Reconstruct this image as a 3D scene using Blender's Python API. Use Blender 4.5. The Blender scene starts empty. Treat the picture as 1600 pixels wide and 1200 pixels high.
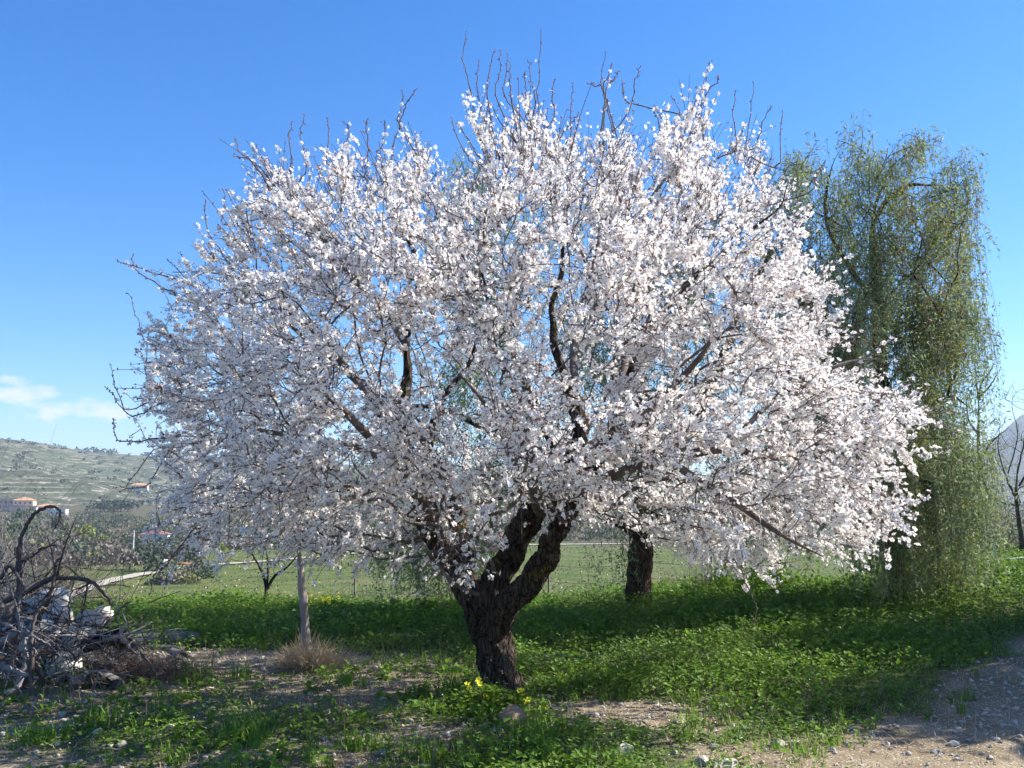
import bpy, math, random
import numpy as np
from mathutils import Vector, noise as mnoise

random.seed(7)
rng = np.random.default_rng(7)
scene = bpy.context.scene
R = math.radians

# ------------------------------------------------------------------ camera
PITCH = 7.2
FPX = 1505.0                       # focal length in pixels of the 1600 px wide photograph
CAM = np.array([0.0, 0.0, 1.6])
cam_data = bpy.data.cameras.new("camera")
cam_data.sensor_width = 36.0
cam_data.lens = 36.0 * FPX / 1600.0
cam_data.clip_start = 0.05
cam_data.clip_end = 20000.0
cam = bpy.data.objects.new("camera", cam_data)
cam.location = CAM
cam.rotation_euler = (R(90 + PITCH), 0, 0)
scene.collection.objects.link(cam)
scene.camera = cam

# ------------------------------------------------------------------ world and sun
SUN_EL = 38.0
SUN_AZ = 76.0                      # degrees from straight ahead (+Y) towards +X
sun_dir = np.array([math.sin(R(SUN_AZ)) * math.cos(R(SUN_EL)), math.cos(R(SUN_AZ)) * math.cos(R(SUN_EL)), math.sin(R(SUN_EL))])
world = bpy.data.worlds.new("World")
scene.world = world
world.use_nodes = True
wn = world.node_tree
wn.nodes.clear()
w_out = wn.nodes.new("ShaderNodeOutputWorld")
w_bg = wn.nodes.new("ShaderNodeBackground")
w_sky = wn.nodes.new("ShaderNodeTexSky")
w_sky.sky_type = 'NISHITA'
w_sky.sun_disc = False
w_sky.sun_elevation = R(SUN_EL)
w_sky.sun_rotation = R(SUN_AZ)
w_sky.altitude = 300.0
w_sky.air_density = 1.0
w_sky.dust_density = 0.25
w_sky.ozone_density = 2.5
w_hsv = wn.nodes.new("ShaderNodeHueSaturation")
w_hsv.inputs['Saturation'].default_value = 1.45
w_hsv.inputs['Value'].default_value = 1.0
w_bg.inputs['Strength'].default_value = 0.08
wn.links.new(w_sky.outputs[0], w_hsv.inputs['Color'])
# small pale clouds low over the horizon: soft lumps by direction
def wmath(op, a, b=None, c=None):
    n = wn.nodes.new("ShaderNodeMath"); n.operation = op
    for i, v in enumerate((a, b, c)):
        if v is None: continue
        if isinstance(v, (int, float)): n.inputs[i].default_value = v
        else: wn.links.new(v, n.inputs[i])
    return n.outputs[0]
w_tc = wn.nodes.new("ShaderNodeTexCoord")
w_sep = wn.nodes.new("ShaderNodeSeparateXYZ")
wn.links.new(w_tc.outputs['Generated'], w_sep.inputs[0])
az = wmath('ARCTAN2', w_sep.outputs[0], w_sep.outputs[1])
el = wmath('ARCSINE', w_sep.outputs[2])
w_noise = wn.nodes.new("ShaderNodeTexNoise")
w_noise.inputs['Scale'].default_value = 34.0
w_noise.inputs['Detail'].default_value = 7.0
w_noise.inputs['Roughness'].default_value = 0.55
w_cmb = wn.nodes.new("ShaderNodeCombineXYZ")
wn.links.new(az, w_cmb.inputs[0]); wn.links.new(wmath('MULTIPLY', el, 2.2), w_cmb.inputs[1])
wn.links.new(w_cmb.outputs[0], w_noise.inputs['Vector'])
nz = wmath('SUBTRACT', w_noise.outputs[0], 0.5)
acc = None
for (a0, e0, sa, se, amp) in ((-28.6, 5.9, 3.6, 0.9, 1.0), (-26.3, 5.2, 2.2, 0.8, 0.8), (-23.0, 5.2, 2.0, 0.75, 0.75), (-24.9, 4.35, 1.5, 0.3, 0.7),
                              (-31, 4.9, 3.0, 0.9, 0.7), (-44, 6.5, 6, 1.4, 0.9), (48, 7, 7, 1.3, 0.8), (-80, 8, 9, 1.6, 0.9), (120, 9, 12, 2.0, 0.9)):
    da = wmath('DIVIDE', wmath('SUBTRACT', az, R(a0)), R(sa))
    de = wmath('DIVIDE', wmath('SUBTRACT', el, R(e0)), R(se))
    q = wmath('SUBTRACT', amp, wmath('ADD', wmath('MULTIPLY', da, da), wmath('MULTIPLY', de, de)))
    acc = q if acc is None else wmath('MAXIMUM', acc, q)
m = wmath('MULTIPLY_ADD', nz, 4.6, wmath('SUBTRACT', acc, 0.08))
m = wmath('MULTIPLY', m, 1.0)
w_cl = wn.nodes.new("ShaderNodeClamp"); wn.links.new(m, w_cl.inputs[0]); w_cl.inputs[1].default_value = 0; w_cl.inputs[2].default_value = 1
mask = wmath('MULTIPLY', w_cl.outputs[0], 0.6)
w_mix = wn.nodes.new("ShaderNodeMix"); w_mix.data_type = 'RGBA'
wn.links.new(mask, w_mix.inputs['Factor'])
w_tint = wn.nodes.new("ShaderNodeMix"); w_tint.data_type = 'RGBA'; w_tint.blend_type = 'MULTIPLY'; w_tint.inputs['Factor'].default_value = 1.0
w_tint.inputs['B'].default_value = (0.84, 0.97, 1.16, 1)
wn.links.new(w_hsv.outputs[0], w_tint.inputs['A'])
wn.links.new(w_tint.outputs['Result'], w_mix.inputs['A'])
w_mix.inputs['B'].default_value = (7.0, 6.3, 7.6, 1)
wn.links.new(w_mix.outputs['Result'], w_bg.inputs['Color'])
wn.links.new(w_bg.outputs[0], w_out.inputs[0])

sd = bpy.data.lights.new("sun", 'SUN')
sd.energy = 5.0
sd.angle = R(0.53)
sd.color = (1.0, 0.95, 0.86)
sun = bpy.data.objects.new("sun", sd)
sun.rotation_euler = Vector(sun_dir).to_track_quat('Z', 'Y').to_euler()
scene.collection.objects.link(sun)

scene.view_settings.view_transform = 'Standard'
scene.view_settings.look = 'None'
scene.view_settings.exposure = 1.3
scene.view_settings.gamma = 1.0
scene.view_settings.use_curve_mapping = False
scene.cycles.max_bounces = 8
scene.cycles.transparent_max_bounces = 8
scene.cycles.volume_bounces = 0
scene.cycles.volume_step_rate = 5

# ------------------------------------------------------------------ helpers
def pix(px, py, d):
    """world point that photograph pixel (px, py) sees at forward distance d"""
    cp, sp = math.cos(R(PITCH)), math.sin(R(PITCH))
    a, b = (px - 800) / FPX, (py - 600) / FPX
    v = np.array([a, cp + b * sp, sp - b * cp])
    return CAM + v * (d / v[1])

def project(p):
    p = np.atleast_2d(p) - CAM
    cp, sp = math.cos(R(PITCH)), math.sin(R(PITCH))
    z = p[:, 1] * cp + p[:, 2] * sp
    u = -p[:, 1] * sp + p[:, 2] * cp
    z = np.maximum(z, 1e-3)
    return np.stack([800 + FPX * p[:, 0] / z, 600 - FPX * u / z], 1)

def sstep(a, b, x):
    t = np.clip((x - a) / (b - a), 0, 1)
    return t * t * (3 - 2 * t)

def wob(x, y, s, k=0.0):
    """cheap smooth noise about -1..1 from crossed sines"""
    return (np.sin(x / s + 1.3 * np.sin(y / s * 0.8 + k) + k) + np.sin(y / s * 1.17 + 1.1 * np.sin(x / s * 0.7 + 2 * k) + 2.1) +
            0.6 * np.sin((x + y) / s * 1.9 + 3.3 * k) + 0.5 * np.sin((x - 1.4 * y) / s * 2.7 + k)) / 3.1

# terrain ---------------------------------------------------------------
RR = np.array([0, 14, 16, 20, 30, 60, 100, 250, 450, 700, 850, 4600.0])
RZ = np.array([0, 0, -.05, -.75, -2.6, -8, -11, -11.5, -8.5, -3, 3, 3.0])
RIDGE_PX = np.array([-2200, -600, 0, 60, 130, 220, 400, 700, 1000, 1300, 1480, 1560, 1600, 1800, 2400, 4000])
RIDGE_UP = np.array([60, 90, 94, 90, 80, 74, 70, 62, 50, 45, 70, 100, 128, 150, 110, 60.0])
def H(x, y):
    x = np.asarray(x, float); y = np.asarray(y, float)
    r = np.hypot(x, y)
    fwd = sstep(-6, 6, y)
    edge = 4.0 * sstep(4.5, 9, x) + 0.5 * np.sin(x * 0.9)
    rr = np.maximum(r - edge * (r > 1), 0)
    z = np.interp(rr, RR, RZ) * fwd
    z = z + 0.075 * np.maximum(0, x - 1) * sstep(7, 15, y) * (1 - sstep(24, 50, r))
    near = 1 - sstep(15, 26, r)
    z = z + near * (0.035 * wob(x, y, 0.9, 1.0) + 0.02 * wob(x, y, 0.33, 2.0))
    tr = x - (2.1 + (y - 5.87) * 0.75)
    z = z - near * 0.045 * (np.exp(-((tr - 0.75) / 0.14) ** 2) + np.exp(-((tr - 2.0) / 0.16) ** 2)) * (y > 2)
    mid = sstep(90, 140, r) * (1 - sstep(600, 800, r))
    z = z + mid * 0.5 * wob(x, y, 40, 0.4)
    # hills beyond the valley
    ca = np.arctan2(x, np.maximum(y, 1e-3))
    ca = np.where(y <= 0, np.sign(x) * 1.5, ca)
    px = 800 + FPX * np.tan(np.clip(ca, -1.3, 1.3))
    up = np.interp(px, RIDGE_PX, RIDGE_UP) - 6
    dr = np.interp(px, [0, 500, 1300, 1600], [1500, 1900, 2600, 2800])
    ridge = up / FPX * dr * np.cos(np.clip(ca, -1.3, 1.3)) ** -0.0
    t = sstep(0.5, 1.0, r / dr)
    back = 1 - 0.6 * sstep(1.0, 1.7, r / dr)
    hill = (ridge + 1.6) * t * back
    hill = hill + t * (3.5 * wob(x, y, 95, 2.2) + 1.6 * wob(x, y, 33, 0.9) - 2.0) * (1 - 0.75 * sstep(0.93, 1.0, r / dr))
    # a darker knoll at the foot of the left hill
    kx, ky = -400.0, 850.0
    hill = hill + 20 * np.exp(-(((x - kx) / 100) ** 2 + ((y - ky) / 100) ** 2))
    z = z + fwd * hill * sstep(600, 800, r)
    return z

def veg(x, y):
    """share of the meadow that is green, 0..1"""
    x = np.asarray(x, float); y = np.asarray(y, float)
    n = wob(x, y, 0.45, 0.7); n2 = wob(x, y, 1.3, 1.9); n3 = wob(x, y, 0.19, 4.1)
    g = np.full(x.shape, 0.92)
    left = sstep(0.2, -0.9, x) * (1 - sstep(10.6, 11.6, y))
    g = g * (1 - left) + left * np.clip(0.47 + 0.36 * n + 0.24 * n2 + 0.14 * n3, 0, 1)
    bare = np.exp(-(((x + 3.0) / 1.7) ** 2 + ((y - 9.9) / 0.85) ** 2))
    g = g - 0.75 * bare * (0.8 + 0.4 * n)
    g = g - 1.1 * np.exp(-(((x - 0.85) / 0.75) ** 2 + ((y - 7.75) / 0.45) ** 2))
    g = g - 0.8 * np.exp(-(((x + 0.55) / 0.5) ** 2 + ((y - 6.95) / 0.25) ** 2))
    front = sstep(8.3, 6.6, y) * sstep(-0.3, 1.4, x)
    g = g - front * (0.42 - 0.38 * n - 0.22 * n2 - 0.15 * n3)
    tr = x - (2.1 + (y - 5.87) * 0.75)
    g = g - sstep(-0.9, 0.25, tr + 0.35 * n) * 0.93 * (1 - sstep(10.5, 12.5, y)) 
    g = g - 0.35 * sstep(6.2, 5.4, y) * sstep(1.2, 2.2, x)
    return np.clip(g, 0, 1)

# mesh building -----------------------------------------------------------
WLOC = {}
def link(o, parent=None):
    scene.collection.objects.link(o)
    if parent is not None: o.parent = parent
    return o

def empty(name, loc, label, cat, group=None):
    o = bpy.data.objects.new(name, None)
    o.empty_display_size = 0.2
    o.location = loc
    scene.collection.objects.link(o)
    WLOC[o.name] = np.array(loc, float)
    tag(o, label, cat, group)
    return o

def tag(o, label=None, cat=None, group=None, kind=None):
    if label: o['label'] = label
    if cat: o['category'] = cat
    if group: o['group'] = group
    if kind: o['kind'] = kind
    return o

def mesh_np(name, V, F, mats, MI=None, smooth=False, attrs=None):
    """V (n,3); F: list of int arrays (m,k) of any k; MI list of arrays, one per F block"""
    me = bpy.data.meshes.new(name)
    V = np.asarray(V, np.float32)
    F = [np.asarray(f, np.int32) for f in F if len(f)]
    me.vertices.add(len(V)); me.vertices.foreach_set('co', V.ravel())
    loops = np.concatenate([f.ravel() for f in F])
    tot = np.concatenate([np.full(len(f), f.shape[1], np.int32) for f in F])
    st = np.concatenate([[0], np.cumsum(tot)[:-1]]).astype(np.int32)
    me.loops.add(len(loops)); me.loops.foreach_set('vertex_index', loops)
    me.polygons.add(len(tot)); me.polygons.foreach_set('loop_start', st)
    for m_ in (mats if isinstance(mats, (list, tuple)) else [mats]): me.materials.append(m_)
    if MI is not None:
        me.polygons.foreach_set('material_index', np.concatenate([np.asarray(a, np.int32) for a in MI]))
    me.polygons.foreach_set('use_smooth', np.full(len(tot), smooth))
    if attrs:
        for k, v in attrs.items():
            a = me.attributes.new(k, 'FLOAT', 'POINT'); a.data.foreach_set('value', np.asarray(v, np.float32))
    me.update(calc_edges=True)
    me.validate(verbose=False)
    return me

class MB:
    def __init__(s): s.V = []; s.F = {}; s.n = 0
    def add(s, V, F, mi=0):
        V = np.asarray(V, float).reshape(-1, 3)
        F = np.asarray(F, int)
        if F.ndim == 1: F = F.reshape(1, -1)
        mi = np.full(len(F), mi) if np.isscalar(mi) else np.asarray(mi)
        s.F.setdefault(F.shape[1], []).append((F + s.n, mi))
        s.V.append(V); s.n += len(V)
        return s
    def mesh(s, name, mats, origin=(0, 0, 0), smooth=False):
        V = np.concatenate(s.V) - np.asarray(origin, float)
        F, MI = [], []
        for k in sorted(s.F):
            F.append(np.concatenate([a for a, b in s.F[k]])); MI.append(np.concatenate([b for a, b in s.F[k]]))
        return mesh_np(name, V, F, mats, MI, smooth)
    def build(s, name, mats, parent=None, origin=None, smooth=False):
        org = np.zeros(3)
        if parent is not None: org = WLOC[parent.name]
        elif origin is not None: org = np.asarray(origin, float)
        o = bpy.data.objects.new(name, s.mesh(name, mats, org, smooth))
        if parent is None and origin is not None: o.location = org
        link(o, parent)
        WLOC[o.name] = org.copy()
        return o

def tube(P, rad, n=6, ridge=0.0, seed=0, cap=True, lumps=None):
    P = np.asarray(P, float); rad = np.asarray(rad, float) * np.ones(len(P))
    T = np.gradient(P, axis=0); T /= np.linalg.norm(T, axis=1)[:, None] + 1e-9
    ref = np.array([0.13, 0.97, 0.21]) if abs(T[len(P) // 2][1]) < 0.8 else np.array([0.98, 0.1, 0.17])
    A = np.cross(T, ref); A /= np.linalg.norm(A, axis=1)[:, None] + 1e-9
    B = np.cross(T, A)
    th = np.linspace(0, 2 * np.pi, n, endpoint=False)
    rr = rad[:, None] * np.ones((1, n))
    if ridge:
        k = np.arange(len(P))[:, None]
        s = seed * 1.7
        tw = th[None, :] + k * 0.09
        rr = rr * (1 + ridge * (0.5 * np.sin(3 * tw + s + 0.3 * np.sin(k * .4)) + 0.45 * np.sin(5 * tw + 2 * s + .5 * np.sin(k * .35)) + 0.42 * np.sin(9 * tw + 3 * s + 0.7 * np.sin(k * 0.3)) +
                               0.16 * np.sin(k * 1.1 + s + 2 * np.sin(2 * tw)) + 0.34 * np.sin(14 * tw + .8 * np.sin(k * .27)) + 0.12 * np.sin(5 * tw + k * 1.9)))
    V = P[:, None, :] + rr[:, :, None] * (np.cos(th)[None, :, None] * A[:, None, :] + np.sin(th)[None, :, None] * B[:, None, :])
    i = np.arange(len(P) - 1)[:, None] * n; j = np.arange(n)[None, :]; j2 = (j + 1) % n
    F = np.stack([i + j, i + j2, i + n + j2, i + n + j], -1).reshape(-1, 4)
    return V.reshape(-1, 3), F

def batch_tubes(P, rad, n=3):
    """P (N,K,3), rad (N,K)"""
    N, K, _ = P.shape
    T = np.gradient(P, axis=1); T /= np.linalg.norm(T, axis=2)[..., None] + 1e-9
    ref = np.where(np.abs(T[:, :1, 1:2]) < 0.8, np.array([0.13, 0.97, 0.21]), np.array([0.98, 0.1, 0.17]))
    A = np.cross(T, ref); A /= np.linalg.norm(A, axis=2)[..., None] + 1e-9
    B = np.cross(T, A)
    th = np.linspace(0, 2 * np.pi, n, endpoint=False)
    V = P[:, :, None, :] + rad[:, :, None, None] * (np.cos(th)[:, None] * A[:, :, None, :] + np.sin(th)[:, None] * B[:, :, None, :])
    b = (np.arange(N) * K * n)[:, None, None]; i = (np.arange(K - 1) * n)[None, :, None]; j = np.arange(n)[None, None, :]; j2 = (j + 1) % n
    F = np.stack([b + i + j, b + i + j2, b + i + n + j2, b + i + n + j], -1).reshape(-1, 4)
    return V.reshape(-1, 3), F

def smooth_path(P, sub=4, rad=None):
    """Catmull-Rom through P; extra columns (radius) are interpolated too"""
    P = np.asarray(P, float)
    if len(P) < 3:
        t = np.linspace(0, 1, sub * (len(P) - 1) + 1)[:, None]
        return P[0] * (1 - t) + P[-1] * t
    Q = np.vstack([2 * P[0] - P[1], P, 2 * P[-1] - P[-2]])
    out = []
    for i in range(1, len(Q) - 2):
        t = np.linspace(0, 1, sub, endpoint=False)[:, None]
        a, b, c, d = Q[i - 1], Q[i], Q[i + 1], Q[i + 2]
        out.append(0.5 * (2 * b + (c - a) * t + (2 * a - 5 * b + 4 * c - d) * t ** 2 + (3 * b - a - 3 * c + d) * t ** 3))
    out.append(P[-1:])
    return np.vstack(out)

def box(c, s, rz=0.0, mat3=None):
    c = np.asarray(c, float); s = np.asarray(s, float) / 2
    v = np.array([[x, y, z] for z in (-1, 1) for y in (-1, 1) for x in (-1, 1)], float) * s
    if mat3 is not None: v = v @ np.asarray(mat3).T
    else:
        cz, sz = math.cos(rz), math.sin(rz)
        v = np.stack([v[:, 0] * cz - v[:, 1] * sz, v[:, 0] * sz + v[:, 1] * cz, v[:, 2]], 1)
    f = [[0, 2, 3, 1], [4, 5, 7, 6], [0, 1, 5, 4], [2, 6, 7, 3], [0, 4, 6, 2], [1, 3, 7, 5]]
    return v + c, f

def unit(v): return v / (np.linalg.norm(v, axis=-1, keepdims=True) + 1e-9)
def rand_unit(n): return unit(rng.normal(size=(n, 3)))

# materials ---------------------------------------------------------------
def new_mat(name):
    m_ = bpy.data.materials.new(name); m_.use_nodes = True
    nt = m_.node_tree; nt.nodes.clear()
    out = nt.nodes.new("ShaderNodeOutputMaterial")
    return m_, nt, out

def ramp(nt, fac, stops):
    r = nt.nodes.new("ShaderNodeValToRGB")
    while len(r.color_ramp.elements) > 1: r.color_ramp.elements.remove(r.color_ramp.elements[0])
    r.color_ramp.elements[0].position = stops[0][0]; r.color_ramp.elements[0].color = (*stops[0][1], 1)
    for p_, c in stops[1:]:
        e = r.color_ramp.elements.new(p_); e.color = (*c, 1)
    nt.links.new(fac, r.inputs[0])
    return r.outputs[0]

def noise_tex(nt, scale, detail=5, rough=0.6, vec=None, dist=0.0, stretch=None):
    n = nt.nodes.new("ShaderNodeTexNoise")
    n.inputs['Scale'].default_value = scale; n.inputs['Detail'].default_value = detail
    n.inputs['Roughness'].default_value = rough; n.inputs['Distortion'].default_value = dist
    if vec is None:
        g = nt.nodes.new("ShaderNodeNewGeometry"); vec = g.outputs['Position']
    if stretch:
        mp = nt.nodes.new("ShaderNodeMapping"); mp.inputs['Scale'].default_value = stretch
        nt.links.new(vec, mp.inputs[0]); vec = mp.outputs[0]
    nt.links.new(vec, n.inputs['Vector'])
    return n.outputs[0]

def nmath(nt, op, a, b=None, c=None):
    n = nt.nodes.new("ShaderNodeMath"); n.operation = op
    for i, v in enumerate((a, b, c)):
        if v is None: continue
        if isinstance(v, (int, float)): n.inputs[i].default_value = v
        else: nt.links.new(v, n.inputs[i])
    return n.outputs[0]

def mixc(nt, f, a, b):
    n = nt.nodes.new("ShaderNodeMix"); n.data_type = 'RGBA'
    for nm, v in (('Factor', f), ('A', a), ('B', b)):
        if isinstance(v, (int, float)): n.inputs[nm].default_value = v
        elif isinstance(v, tuple): n.inputs[nm].default_value = (*v, 1)
        else: nt.links.new(v, n.inputs[nm])
    return n.outputs['Result']

def bump(nt, h, strength=0.5, dist=0.02):
    b = nt.nodes.new("ShaderNodeBump"); b.inputs['Strength'].default_value = strength; b.inputs['Distance'].default_value = dist
    nt.links.new(h, b.inputs['Height'])
    return b.outputs[0]

def rough_mat(name, stops, scale=8, rough=0.9, bstr=0.5, bdist=0.01, stretch=None, detail=6, bscale=None, spec=0.2):
    m_, nt, out = new_mat(name)
    p = nt.nodes.new("ShaderNodeBsdfPrincipled")
    f = noise_tex(nt, scale, detail, 0.65, stretch=stretch)
    c = ramp(nt, f, stops)
    nt.links.new(c, p.inputs['Base Color'])
    p.inputs['Roughness'].default_value = rough; p.inputs['Specular IOR Level'].default_value = spec
    hh = noise_tex(nt, bscale or scale * 2.5, 6, 0.7, stretch=stretch)
    nt.links.new(bump(nt, hh, bstr, bdist), p.inputs['Normal'])
    nt.links.new(p.outputs[0], out.inputs[0])
    return m_

def leaf_mat(name, c1, c2, trans=0.35, scale=3.0, rough=0.6, spec=0.3, tcol=None):
    m_, nt, out = new_mat(name)
    f = noise_tex(nt, scale, 3, 0.6)
    g = nt.nodes.new("ShaderNodeNewGeometry")
    f2 = nmath(nt, 'ADD', nmath(nt, 'MULTIPLY', g.outputs['Random Per Island'], 0.7), nmath(nt, 'MULTIPLY_ADD', f, 1.2, -0.45))
    c = mixc(nt, f2, c1, c2)
    cl = nt.nodes.new("ShaderNodeClamp")
    p = nt.nodes.new("ShaderNodeBsdfPrincipled")
    nt.links.new(c, p.inputs['Base Color'])
    p.inputs['Roughness'].default_value = rough; p.inputs['Specular IOR Level'].default_value = spec
    t = nt.nodes.new("ShaderNodeBsdfTranslucent")
    if tcol: t.inputs[0].default_value = (*tcol, 1)
    else: nt.links.new(c, t.inputs[0])
    mx = nt.nodes.new("ShaderNodeMixShader"); mx.inputs[0].default_value = trans
    nt.links.new(p.outputs[0], mx.inputs[1]); nt.links.new(t.outputs[0], mx.inputs[2])
    nt.links.new(mx.outputs[0], out.inputs[0])
    return m_

def plain(name, col, rough=0.7, var=0.15, scale=6, spec=0.3):
    a = tuple(c * (1 - var) for c in col); b = tuple(min(1, c * (1 + var)) for c in col)
    return rough_mat(name, [(0.3, a), (0.7, b)], scale, rough, 0.15, 0.004, spec=spec)

M = {}
M['petal_white'] = leaf_mat('petal_white', (0.93, 0.90, 0.865), (0.96, 0.945, 0.91), 0.42, 4.0, 0.6, 0.15)
M['petal_pink'] = leaf_mat('petal_pink', (0.91, 0.82, 0.80), (0.95, 0.90, 0.86), 0.42, 4.0, 0.6, 0.15)
M['calyx'] = leaf_mat('calyx_red', (0.22, 0.05, 0.05), (0.42, 0.16, 0.13), 0.2, 4.0)
M['bud'] = leaf_mat('bud_red', (0.20, 0.07, 0.07), (0.36, 0.18, 0.16), 0.15, 4.0)
M['pepper_leaf'] = leaf_mat('pepper_leaf', (0.14, 0.20, 0.085), (0.32, 0.39, 0.18), 0.5, 1.2, 0.55)
M['pepper_yellow'] = leaf_mat('pepper_yellow', (0.17, 0.20, 0.03), (0.27, 0.27, 0.05), 0.4, 2.0)
M['pepper_dry'] = leaf_mat('pepper_dry', (0.20, 0.11, 0.07), (0.28, 0.21, 0.14), 0.25, 2.0)
M['frond_stem'] = leaf_mat('frond_stem', (0.20, 0.20, 0.10), (0.30, 0.27, 0.17), 0.2, 2.0)
M['weed'] = leaf_mat('weed_leaf', (0.08, 0.165, 0.015), (0.19, 0.31, 0.038), 0.42, 1.5, 0.6, 0.22)
M['weed_b'] = leaf_mat('weed_leaf_pale', (0.11, 0.19, 0.04), (0.20, 0.30, 0.08), 0.42, 1.5, 0.6, 0.22)
M['grass'] = leaf_mat('grass_blade', (0.10, 0.195, 0.018), (0.21, 0.34, 0.045), 0.42, 1.5, 0.6, 0.22)
M['straw'] = leaf_mat('dry_straw', (0.42, 0.32, 0.20), (0.62, 0.50, 0.35), 0.25, 4.0, 0.8)
M['deadstem'] = leaf_mat('dead_stem', (0.14, 0.09, 0.07), (0.26, 0.19, 0.15), 0.1, 4.0, 0.8)
M['yellow_petal'] = leaf_mat('yellow_petal', (0.80, 0.72, 0.02), (0.85, 0.80, 0.06), 0.35, 9.0)

def bark_mat(name, dark, mid, lichen=None, scale=9):
    m_, nt, out = new_mat(name)
    p = nt.nodes.new("ShaderNodeBsdfPrincipled")
    f = noise_tex(nt, scale, 7, 0.7, stretch=(3.2, 3.2, 0.45), dist=1.0)
    c = ramp(nt, f, [(0.32, dark), (0.55, mid), (0.72, tuple(min(1, 2.0 * k) for k in mid))])
    f3 = noise_tex(nt, 5.0, 3, 0.5)
    c = mixc(nt, nmath(nt, 'MULTIPLY', ramp_val(nt, f3, 0.55, 0.7), 0.3), c, (mid[0] * 1.9, mid[1] * 1.3, mid[2] * 1.0))
    if lichen:
        f2 = noise_tex(nt, 4.5, 6, 0.75, dist=0.5)
        g = nt.nodes.new("ShaderNodeNewGeometry")
        sp = nt.nodes.new("ShaderNodeSeparateXYZ"); nt.links.new(g.outputs['Position'], sp.inputs[0])
        zone = ramp_val(nt, sp.outputs[2], 0.8, 1.25)
        c = mixc(nt, nmath(nt, 'MULTIPLY', ramp_val(nt, f2, 0.575, 0.635), zone), c, lichen)
    nt.links.new(c, p.inputs['Base Color'])
    p.inputs['Roughness'].default_value = 0.92; p.inputs['Specular IOR Level'].default_value = 0.15
    v = nt.nodes.new("ShaderNodeTexVoronoi"); v.inputs['Scale'].default_value = scale * 2.2
    mp = nt.nodes.new("ShaderNodeMapping"); mp.inputs['Scale'].default_value = (2.0, 2.0, 0.4)
    gg = nt.nodes.new("ShaderNodeNewGeometry"); nt.links.new(gg.outputs['Position'], mp.inputs[0]); nt.links.new(mp.outputs[0], v.inputs['Vector'])
    v2 = nt.nodes.new("ShaderNodeTexVoronoi"); v2.feature = 'DISTANCE_TO_EDGE'; v2.inputs['Scale'].default_value = scale * 1.7
    nt.links.new(mp.outputs[0], v2.inputs['Vector'])
    crack = ramp_val(nt, v2.outputs['Distance'], 0.0, 0.10)
    cd = mixc(nt, crack, (dark[0] * 0.9, dark[1] * 0.9, dark[2] * 0.9), c)
    nt.links.new(cd, p.inputs['Base Color'])
    hsum = nmath(nt, 'ADD', nmath(nt, 'ADD', nmath(nt, 'MULTIPLY', f, 1.3), nmath(nt, 'MULTIPLY', v.outputs['Distance'], 0.5)), nmath(nt, 'MULTIPLY', crack, 0.8))
    nt.links.new(bump(nt, hsum, 1.0, 0.05), p.inputs['Normal'])
    nt.links.new(p.outputs[0], out.inputs[0])
    return m_

def ramp_val(nt, v, lo, hi):
    n = nt.nodes.new("ShaderNodeMapRange"); n.interpolation_type = 'SMOOTHSTEP'
    nt.links.new(v, n.inputs[0]); n.inputs[1].default_value = lo; n.inputs[2].default_value = hi
    return n.outputs[0]

M['almond_bark'] = bark_mat('almond_bark', (0.02, 0.015, 0.012), (0.115, 0.086, 0.066), (0.36, 0.28, 0.03), 8)
M['twig'] = rough_mat('almond_twig', [(0.3, (0.07, 0.052, 0.045)), (0.7, (0.20, 0.165, 0.145))], 5, 0.8, 0.4, 0.003)
M['branch'] = rough_mat('almond_branch', [(0.3, (0.055, 0.042, 0.036)), (0.52, (0.13, 0.105, 0.09)), (0.72, (0.27, 0.23, 0.20))], 9, 0.85, 0.8, 0.008)
M['pepper_bark'] = bark_mat('pepper_bark', (0.03, 0.02, 0.015), (0.15, 0.095, 0.062), None, 9)
M['smooth_bark'] = rough_mat('smooth_bark', [(0.3, (0.20, 0.165, 0.15)), (0.7, (0.40, 0.34, 0.31))], 10, 0.8, 0.5, 0.006, stretch=(1, 1, 0.4))
M['dead_wood'] = rough_mat('dead_wood', [(0.3, (0.055, 0.042, 0.038)), (0.7, (0.16, 0.13, 0.115))], 9, 0.85, 0.6, 0.006)
M['dead_pale'] = rough_mat('dead_wood_pale', [(0.3, (0.14, 0.125, 0.125)), (0.7, (0.34, 0.31, 0.30))], 9, 0.85, 0.6, 0.006)
M['stone'] = rough_mat('pale_limestone', [(0.3, (0.30, 0.26, 0.20)), (0.7, (0.56, 0.51, 0.44))], 14, 0.9, 0.6, 0.01)
M['white_sack'] = rough_mat('white_limewash', [(0.3, (0.46, 0.42, 0.36)), (0.65, (0.74, 0.70, 0.63))], 5, 0.8, 0.5, 0.02)
M['clay'] = rough_mat('weathered_clay', [(0.3, (0.16, 0.14, 0.12)), (0.7, (0.36, 0.32, 0.28))], 16, 0.9, 0.5, 0.006)
M['plank'] = rough_mat('grey_plank', [(0.3, (0.15, 0.135, 0.12)), (0.7, (0.33, 0.30, 0.27))], 7, 0.85, 0.5, 0.004, stretch=(1, 12, 12))
M['block'] = rough_mat('cut_wood', [(0.3, (0.20, 0.13, 0.075)), (0.7, (0.38, 0.27, 0.17))], 9, 0.85, 0.5, 0.005, stretch=(1, 1, 5))
M['black'] = plain('black_plastic', (0.03, 0.03, 0.035), 0.5)
M['teal'] = plain('dark_teal_plastic', (0.02, 0.07, 0.10), 0.4)
M['post'] = rough_mat('post_wood', [(0.3, (0.15, 0.12, 0.10)), (0.7, (0.32, 0.28, 0.24))], 9, 0.9, 0.5, 0.005)
M['white_paint'] = plain('white_paint', (0.62, 0.62, 0.60), 0.6)
M['wire'] = plain('wire_grey', (0.12, 0.12, 0.12), 0.5)

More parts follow.
